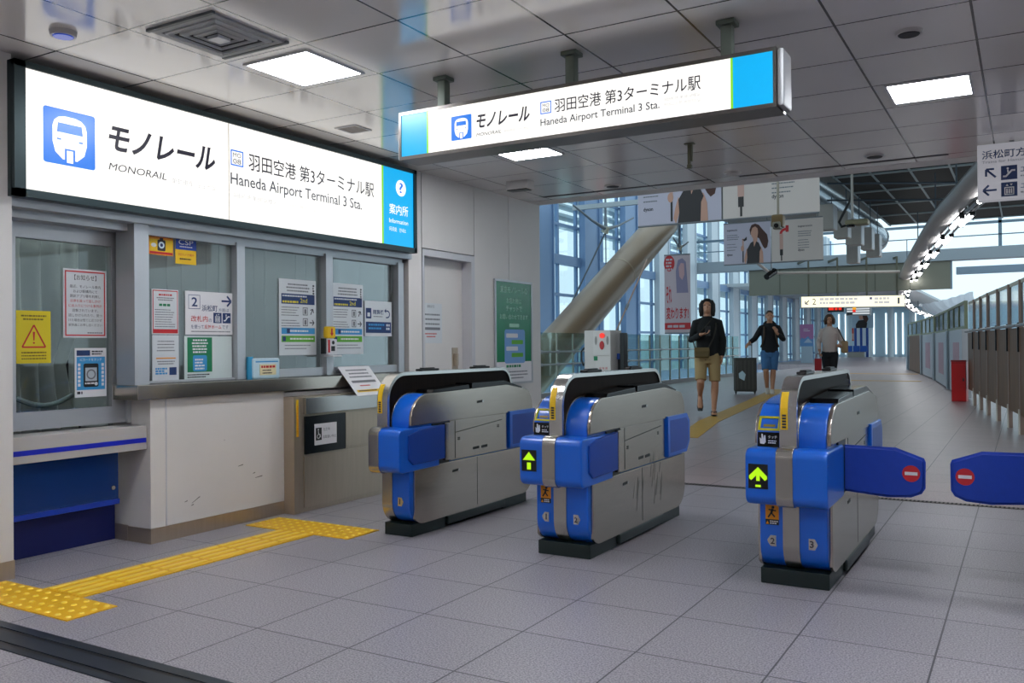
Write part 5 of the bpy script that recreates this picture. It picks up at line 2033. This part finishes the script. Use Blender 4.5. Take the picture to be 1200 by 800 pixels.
# ================================================================== PEOPLE
def sub_mesh(name, bm, m, parent, vox, smooth_it=6):
    me = bpy.data.meshes.new(name)
    bmesh.ops.recalc_face_normals(bm, faces=bm.faces)
    bm.to_mesh(me)
    bm.free()
    o = bpy.data.objects.new(name, me)
    COL.objects.link(o)
    r = o.modifiers.new('remesh', 'REMESH')
    r.mode = 'VOXEL'
    r.voxel_size = vox
    s = o.modifiers.new('smooth', 'SMOOTH')
    s.factor = .5
    s.iterations = smooth_it
    dg = bpy.context.evaluated_depsgraph_get()
    me2 = bpy.data.meshes.new_from_object(o.evaluated_get(dg))
    bpy.data.objects.remove(o)
    bpy.data.meshes.remove(me)
    for p in me2.polygons:
        p.use_smooth = True
    me2.materials.clear()
    me2.materials.append(m)
    me2.name = name
    o = bpy.data.objects.new(name, me2)
    COL.objects.link(o)
    if parent:
        o.parent = parent
    return o


def ellip(bm, c, r, seg=20, rot=None):
    M = Matrix.Translation(c) @ (rot or Matrix.Identity(4)) @ Matrix.Diagonal((*r, 1))
    bmesh.ops.create_uvsphere(bm, u_segments=seg, v_segments=seg // 2 + 2, radius=1, matrix=M)


def hand(bm, wrist, d, palm_n, s):
    """palm, four unequal bent fingers and a thumb leaving the side of the palm"""
    d = Vector(d).normalized()
    pn = Vector(palm_n)
    pn = (pn - d * pn.dot(d)).normalized()
    side = d.cross(pn)
    w = Vector(wrist)
    path(bm, [w - d * .02, w + d * .03, w + d * .085], [(.026, .020), (.040, .018), (.038, .014)], 10, up_=side)
    for k, (u, L_) in enumerate(((-.029, .062), (-.010, .074), (.010, .070), (.028, .055))):
        b = w + d * .080 + side * u
        path(bm, [b, b + d * L_ * .5 + pn * .010, b + d * L_ * .8 + pn * .034, b + d * L_ * .85 + pn * .052], [.0095, .009, .0085, .007], 8)
    t = w + d * .03 + side * (-.034) * s
    path(bm, [t, t + d * .022 - side * .022 * s + pn * .010, t + d * .048 - side * .026 * s + pn * .030], [.012, .0105, .008], 8)


def person(label, loc, rotz, H, J, cloth, hair_kind):
    T = thing('person', label, 'person', loc, None, rotz)
    k = H / 1.72
    S = lambda v: Vector(v) * k
    bm = bmesh.new()
    # trunk as stacked ellipses, front is -y
    path(bm, [S(v) for v in ((0, .01, .82), (0, .01, .90), (0, .0, 1.02), (0, -.005, 1.18), (0, 0, 1.32), (0, .01, 1.42), (0, .01, 1.47), (0, .0, 1.52), (0, -.012, 1.58))],
         [(r[0] * k, r[1] * k) for r in ((.12, .09), (.160, .11), (.135, .095), (.142, .102), (.158, .105), (.118, .08), (.060, .06), (.054, .056), (.052, .056))], 20, up_=(1, 0, 0))
    for s, q in ((-1, 'R'), (1, 'L')):
        hip, knee, ank, toe = S((s * .088, .01, .88)), S(J['knee' + q]), S(J['ank' + q]), S(J['toe' + q])
        mid = knee.lerp(ank, .3) + Vector((0, .015, 0))
        path(bm, [hip, hip.lerp(knee, .5), knee, mid, knee.lerp(ank, .7), ank], [x * k for x in (.092, .076, .056, .057, .042, .036)], 14)
        path(bm, [ank + (ank - toe).normalized() * .045 * k + Vector((0, 0, -.02)), ank.lerp(toe, .35) + Vector((0, 0, -.01)), ank.lerp(toe, .75), toe], [(.032, .035), (.038, .036), (.045, .024), (.036, .014)], 12, up_=(1, 0, 0))
        sh, el, wr = S((s * .165, .01, 1.385)), S(J['el' + q]), S(J['wr' + q])
        path(bm, [S((s * .10, .01, 1.39)), sh, sh.lerp(el, .5), el, el.lerp(wr, .35), wr], [x * k for x in (.055, .056, .047, .039, .038, .027)], 12)
        hand(bm, wr, wr - el if 'hd' + q not in J else Vector(J['hd' + q]), Vector(J.get('pn' + q, (-s, 0, 0))), s)
    # head: skull, jaw, nose, lips, ears
    tilt = Matrix.Rotation(J.get('nod', 0), 4, 'X')
    hc = S((0, -.02, 1.625))

    def hp(v):
        return hc + tilt @ (Vector(v) * k)
    ellip(bm, hp((0, .01, .02)), (.074 * k, .092 * k, .095 * k), 22)
    ellip(bm, hp((0, -.022, -.035)), (.056 * k, .066 * k, .072 * k), 20)
    path(bm, [hp((0, -.082, .022)), hp((0, -.096, -.004)), hp((0, -.108, -.018)), hp((0, -.088, -.026))], [.008 * k, .011 * k, .014 * k, .012 * k], 8)
    path(bm, [hp((-.024, -.078, -.052)), hp((0, -.088, -.050)), hp((.024, -.078, -.052))], .008 * k, 8)
    path(bm, [hp((-.020, -.075, -.064)), hp((0, -.084, -.063)), hp((.020, -.075, -.064))], .008 * k, 8)
    for s in (-1, 1):
        ellip(bm, hp((s * .075, .012, .0)), (.012 * k, .02 * k, .032 * k), 10)
        path(bm, [hp((s * .012, -.082, .034)), hp((s * .034, -.080, .038)), hp((s * .052, -.064, .030))], .008 * k, 8)
    sub_mesh('body', bm, cloth['skin'], T, .0085, 3)
    eyes = bmesh.new()
    for s in (-1, 1):
        ellip(eyes, hp((s * .031, -.072, .016)), (.012 * k, .008 * k, .006 * k), 10)
    finish('eyes', eyes, ink, T)
    # hair
    hm = bmesh.new()
    if hair_kind == 'long':
        ellip(hm, hp((0, .022, .038)), (.092 * k, .100 * k, .096 * k), 20)
        for s in (-1, 1):
            path(hm, [hp((s * .052, -.045, .085)), hp((s * .088, -.022, .03)), hp((s * .090, -.01, -.06)), hp((s * .088, .01, -.115)), hp((s * .10, .02, -.145))], [(.024 * k, .036 * k)] * 3 + [(.018 * k, .03 * k), (.008 * k, .014 * k)], 10, up_=(0, 1, 0))
        path(hm, [hp((0, .075, .05)), hp((0, .085, -.05)), hp((0, .07, -.14))], [(.085 * k, .04 * k), (.095 * k, .04 * k), (.08 * k, .03 * k)], 12, up_=(1, 0, 0))
    elif hair_kind == 'bob':
        ellip(hm, hp((0, .02, .045)), (.105 * k, .108 * k, .102 * k), 20)
        for s in (-1, 1):
            ellip(hm, hp((s * .092, .0, -.02)), (.034 * k, .06 * k, .085 * k), 14)
        ellip(hm, hp((0, .07, -.02)), (.095 * k, .06 * k, .10 * k), 14)
    else:
        ellip(hm, hp((0, .022, .052)), (.080 * k, .092 * k, .076 * k), 20)
        ellip(hm, hp((0, .055, .01)), (.074 * k, .062 * k, .075 * k), 16)
    for v in hm.verts:      # keep the face clear
        l = tilt.inverted() @ (v.co - hc)
        if l.y < -.060 * k and l.z < .075 * k and abs(l.x) < .058 * k:
            v.co += Vector((0, (-.055 * k - l.y), 0))
    sub_mesh('hair', hm, cloth['hair'], T, .009, 2)
    # shirt
    sm = bmesh.new()
    o = cloth.get('loose', .016)
    hem = cloth.get('hem', .84)
    path(sm, [S(v) for v in ((0, .01, hem), (0, .01, hem + .10), (0, .0, 1.06), (0, -.005, 1.18), (0, 0, 1.31), (0, .01, 1.385), (0, .01, 1.44), (0, .012, 1.485))],
         [((r[0] + o) * k, (r[1] + o) * k) for r in ((.160, .110), (.155, .110), (.145, .105), (.150, .108), (.158, .110), (.140, .095), (.095, .075), (.055, .060))], 20, up_=(1, 0, 0))
    for s, q in ((-1, 'R'), (1, 'L')):
        sh, el, wr = S((s * .163, .01, 1.380)), S(J['el' + q]), S(J['wr' + q])
        end = el.lerp(wr, cloth.get('sleeve', .95))
        path(sm, [S((s * .08, .01, 1.40)), sh, sh.lerp(el, .5), el, el.lerp(end, .5), end], [(x + o * .8) * k for x in (.058, .060, .052, .045, .042, .034)], 12)
    if cloth.get('hood'):
        path(sm, [S((-.10, .02, 1.47)), S((-.07, .09, 1.50)), S((0, .11, 1.51)), S((.07, .09, 1.50)), S((.10, .02, 1.47)), S((.05, -.07, 1.43))], .035 * k, 10)
    sub_mesh(cloth['top_name'], sm, cloth['top'], T, .011, 4)
    # trousers or shorts
    tm = bmesh.new()
    path(tm, [S(v) for v in ((0, .01, .78), (0, .01, .86), (0, .01, .94))], [((r[0] + .012) * k, (r[1] + .012) * k) for r in ((.150, .105), (.168, .112), (.158, .105))], 20, up_=(1, 0, 0))
    for s, q in ((-1, 'R'), (1, 'L')):
        hip, knee, ank = S((s * .088, .01, .88)), S(J['knee' + q]), S(J['ank' + q])
        lg = cloth.get('leg', .9)
        if lg <= 1:
            e_ = hip.lerp(knee, lg)
            hip.x *= 1.08
            path(tm, [hip, hip.lerp(e_, .5), e_], [x * k for x in (.100, .092, .084)], 14)
        else:
            e_ = knee.lerp(ank, lg - 1)
            path(tm, [hip, hip.lerp(knee, .5), knee, e_], [x * k for x in (.104, .092, .074, .056)], 14)
    sub_mesh(cloth['bottom_name'], tm, cloth['bottom'], T, .011, 3)
    # footwear
    for s, q in ((-1, 'R'), (1, 'L')):
        ank, toe = S(J['ank' + q]), S(J['toe' + q])
        f = (toe - ank)
        fm = bmesh.new()
        if cloth['shoe'] == 'sandal':
            dn = Vector((0, 0, -1)) if abs(f.normalized().z) < .7 else Vector((0, -1, 0)) * -1
            heel = ank - Vector((f.x, f.y, 0)).normalized() * .045 * k if abs(f.normalized().z) < .7 else ank - f.normalized() * .04
            base = -.075 * k if abs(f.normalized().z) < .7 else 0
            a = heel + (Vector((0, 0, base + .012)) if base else Vector((0, .05 * k, 0)))
            b = toe + (Vector((0, 0, -.018 * k)) if base else Vector((0, .03 * k, -.03)))
            if base:
                b.z = a.z = .014
            path(fm, [a, a.lerp(b, .45), a.lerp(b, .8), b + (b - a).normalized() * .015], [(.036 * k, .012), (.038 * k, .012), (.048 * k, .012), (.036 * k, .010)], 12, up_=(1, 0, 0))
            m1 = ank.lerp(toe, .78)
            for t_ in (-1, 1):
                path(fm, [m1 + Vector((0, -.01, .022)), ank.lerp(toe, .45) + Vector((t_ * .038, 0, .012)), a.lerp(b, .42) + Vector((t_ * .036, 0, 0))], .007 * k, 8)
            finish('sandal', fm, cloth['shoe_mat'], T)
        else:
            path(fm, [ank + (ank - toe).normalized() * .055 * k + Vector((0, 0, -.03)), ank + Vector((0, 0, -.005)), ank.lerp(toe, .5) + Vector((0, 0, -.002)), toe + Vector((0, 0, .006)), toe + f.normalized() * .03],
                 [(.040, .044), (.044, .052), (.046, .042), (.046, .028), (.03, .018)], 14, up_=(1, 0, 0))
            sub_mesh('shoe', fm, cloth['shoe_mat'], T, .01, 2)
    return T, k, S


skin_m = mat('skin', 'b98567', .5, vary=.05, scale=8)
black_cloth = mat('black_cloth', '0b0b0d', .85, vary=.2, scale=12)
base = dict(kneeR=(-.10, -.03, .48), ankR=(-.10, .02, .085), toeR=(-.115, -.13, .025), kneeL=(.10, -.03, .48), ankL=(.10, .02, .085), toeL=(.115, -.13, .025),
            elR=(-.235, .03, 1.13), wrR=(-.235, -.03, .89), elL=(.235, .03, 1.13), wrL=(.235, -.03, .89))
J = dict(base)
J.update(kneeR=(-.105, -.10, .50), ankR=(-.115, .17, .29), toeR=(-.115, .10, .10), kneeL=(.105, -.02, .48), ankL=(.085, -.03, .085), toeL=(.085, -.19, .022),
         elR=(-.235, -.02, 1.13), wrR=(-.09, -.24, 1.215), hdR=(.9, -.15, .1), pnR=(0, -.1, 1), elL=(.225, .03, 1.12), wrL=(.21, -.01, .875), nod=-.12)
T1, k1, S1 = person('person in a black top and khaki shorts walking and looking at a phone', (-4.25, 13.18, .006), .32, 1.77, J,
                    dict(skin=skin_m, hair=mat('black_hair', '100d0c', .5), top=black_cloth, bottom=mat('khaki', 'a58a5e', .8, vary=.06, scale=10), top_name='sweater', bottom_name='shorts', shoe='sandal', shoe_mat=black, leg=.92, sleeve=.93, hem=.82, loose=.012), 'long')
R1 = T1.matrix_basis.copy()
R1 = Matrix.Translation((-4.25, 13.18, 0)) @ Matrix.Rotation(.32, 4, 'Z')


def held(name, label, cat, R, p):
    return thing(name, label, cat, M=R @ Matrix.Translation(p))


T = held('shoulder_bag', 'small olive brown crossbody bag at the waist of the person in black', 'bag', R1, (-.085, -.175, .98))
bm = bmesh.new()
bx(bm, -.115, -.045, -.085, .115, .035, .075, .03, 3)
finish('pouch', bm, mat('bag_olive', '5e4c26', .6, vary=.15, scale=20), T)
box('flap', mat('bag_flap', '6a5630', .6), T, -.112, -.055, .01, .112, -.040, .072, bev=.008)
bm = bmesh.new()
path(bm, [(.10, .0, .06), (.175, .02, .22), (.22, .06, .40), (.205, .17, .49), (.185, .24, .50)], .012, 8)
path(bm, [(-.10, .0, .06), (-.125, .05, .16), (-.05, .035, .28), (.10, .06, .44), (.165, .13, .52), (.17, .24, .50)], .010, 8)
finish('strap', bm, mat('strap_dark', '231d14', .7), T)
T = held('phone', 'dark phone held at chest height by the person in black', 'phone', R1, (.005, -.285, 1.30))
bm = bmesh.new()
bx(bm, -.038, -.005, -.07, .038, .005, .075, .004)
finish('case', bm, black, T)
box('screen', mat('phone_screen', '5a7080', .2, emit=.2), T, -.033, .005, -.063, .033, .006, .068)

J = dict(base)
J.update(kneeR=(-.085, -.13, .49), ankR=(-.06, .04, .12), toeR=(-.06, -.10, .03), kneeL=(.06, -.06, .485), ankL=(.035, -.11, .085), toeL=(.03, -.26, .035),
         elR=(-.30, .0, 1.16), wrR=(-.42, -.08, 1.07), hdR=(-.4, -.6, -.4), pnR=(0, .2, -1), elL=(.27, -.02, 1.14), wrL=(.13, -.22, 1.28), hdL=(-.35, -.25, .9), pnL=(-.6, 1, 0), nod=.02)
T2, k2, S2 = person('person in a dark hoodie and blue shorts pulling a large suitcase', (-4.83, 19.3, 0), .28, 1.80, J,
                    dict(skin=skin_m, hair=mat('grey_brown_hair', '3a3029', .6), top=mat('navy_black_cloth', '0e0f14', .85, vary=.2, scale=12), bottom=mat('denim_blue', '3d6a98', .8, vary=.08, scale=14), top_name='hoodie', bottom_name='shorts', shoe='shoe', shoe_mat=mat('shoe_white', 'cfc8c2', .6), leg=.93, sleeve=.80, hem=.86, loose=.014, hood=True), 'short')
T = held('backpack', 'dark backpack worn by the person with the suitcase, its straps showing', 'backpack', Matrix.Translation((-4.83, 19.3, 0)) @ Matrix.Rotation(.28, 4, 'Z'), (0, .235, 1.22))
bm = bmesh.new()
bx(bm, -.15, -.07, -.22, .15, .09, .22, .05, 3)
finish('pack', bm, mat('pack_dark', '17181c', .7), T)
bm = bmesh.new()
for s in (-1, 1):
    path(bm, [(s * .10, -.06, .20), (s * .12, -.20, .285), (s * .115, -.37, .22), (s * .125, -.39, .05), (s * .16, -.33, -.12), (s * .185, -.18, -.18), (s * .14, -.05, -.18)], .018, 8)
finish('strap', bm, mat('strap_brown', '4a3a2c', .7), T)
T = thing('suitcase', 'large dark grey suitcase with a pale sticker rolling beside the person in the hoodie', 'suitcase', (-5.36, 19.25, 0), rotz=.28)
bm = bmesh.new()
bx(bm, -.245, -.15, .06, .245, .15, .80, .04, 3)
finish('shell', bm, mat('case_grey', '3d3b36', .35, vary=.15, scale=10, stretch=(9, 9, .4)), T)
bm = bmesh.new()
for x in (-.16, -.08, .0, .08, .16):
    bx(bm, x - .012, -.157, .12, x + .012, -.148, .74, .003)
finish('ridge', bm, mat('case_ridge', '4a4842', .35), T)
bm = bmesh.new()
for x in (.035, .145):
    cyl(bm, (x, .09, .78), (x, .09, 1.08), .011, n=8)
bx(bm, .02, .075, 1.07, .16, .105, 1.10, .008)
finish('pull_handle', bm, mat('handle_metal', '55534e', .3, .7), T)
for x in (-.2, .2):
    for y_ in (-.1, .1):
        bm = bmesh.new()
        cyl(bm, (x - .012, y_, .034), (x + .012, y_, .034), .034, n=14)
        bx(bm, x - .02, y_ - .02, .034, x + .02, y_ + .02, .07)
        finish('wheel', bm, black, T)
bm = bmesh.new()
bm.faces.new([bm.verts.new(v) for v in ((-.13, -.1585, .36), (-.02, -.1585, .30), (.01, -.1585, .44), (-.06, -.1585, .52), (-.14, -.1585, .46))])
finish('sticker', bm, mat('sticker_pale', 'b8d0d8', .5), T, 0)
bm = bmesh.new()
bx(bm, -.247, -.008, .08, .247, .008, .803, .002)
finish('seam', bm, black, T)

J = dict(base)
J.update(kneeR=(-.07, -.06, .48), toeR=(-.08, -.15, .03), kneeL=(.07, -.05, .48), ankL=(.06, -.10, .085), toeL=(.06, -.25, .03),
         elR=(-.24, .0, 1.12), wrR=(-.22, -.15, .93), elL=(.25, .03, 1.14), wrL=(.22, -.16, 1.02), hdL=(-.2, -.8, .2))
T3, k3, S3 = person('person in a pale sweater and black trousers with a shoulder bag, furthest back', (-3.86, 20.8, 0), .18, 1.72, J,
                    dict(skin=skin_m, hair=mat('brown_hair', '4a3424', .6), top=mat('pale_sweater', 'c9b9b2', .85, vary=.06, scale=16), bottom=mat('black_trousers', '15161a', .8), top_name='sweater', bottom_name='trousers', shoe='shoe', shoe_mat=mat('shoe_grey', 'a9a5a0', .6), leg=1.85, sleeve=.85, hem=.90, loose=.012), 'bob')
R3 = Matrix.Translation((-3.86, 20.8, 0)) @ Matrix.Rotation(.18, 4, 'Z')
T = held('tote_bag', 'tan shoulder bag under the arm of the person in the pale sweater', 'bag', R3, (.30, .0, 1.02))
bm = bmesh.new()
bx(bm, -.06, -.14, -.14, .09, .14, .14, .045, 3)
finish('pouch', bm, mat('bag_tan', 'a98c66', .6, vary=.1, scale=15), T)
bm = bmesh.new()
path(bm, [(.02, -.12, .12), (-.06, -.11, .28), (-.135, -.02, .44), (-.06, .10, .28), (.02, .12, .12)], .012, 8)
finish('strap', bm, mat('strap_dark2', '2a2426', .7), T)
T = held('red_bag', 'small red bag carried low by the person in the pale sweater', 'bag', R3, (-.25, -.20, .66))
bm = bmesh.new()
bx(bm, -.075, -.04, -.17, .075, .04, .10, .012)
finish('pouch', bm, mat('bag_red', 'b3202a', .6), T)
bm = bmesh.new()
path(bm, [(-.05, 0, .10), (-.035, .02, .19), (.0, .03, .215), (.035, .02, .19), (.05, 0, .10)], .007, 8)
finish('handle', bm, mat('bag_red_dark', '7a1820', .6), T)
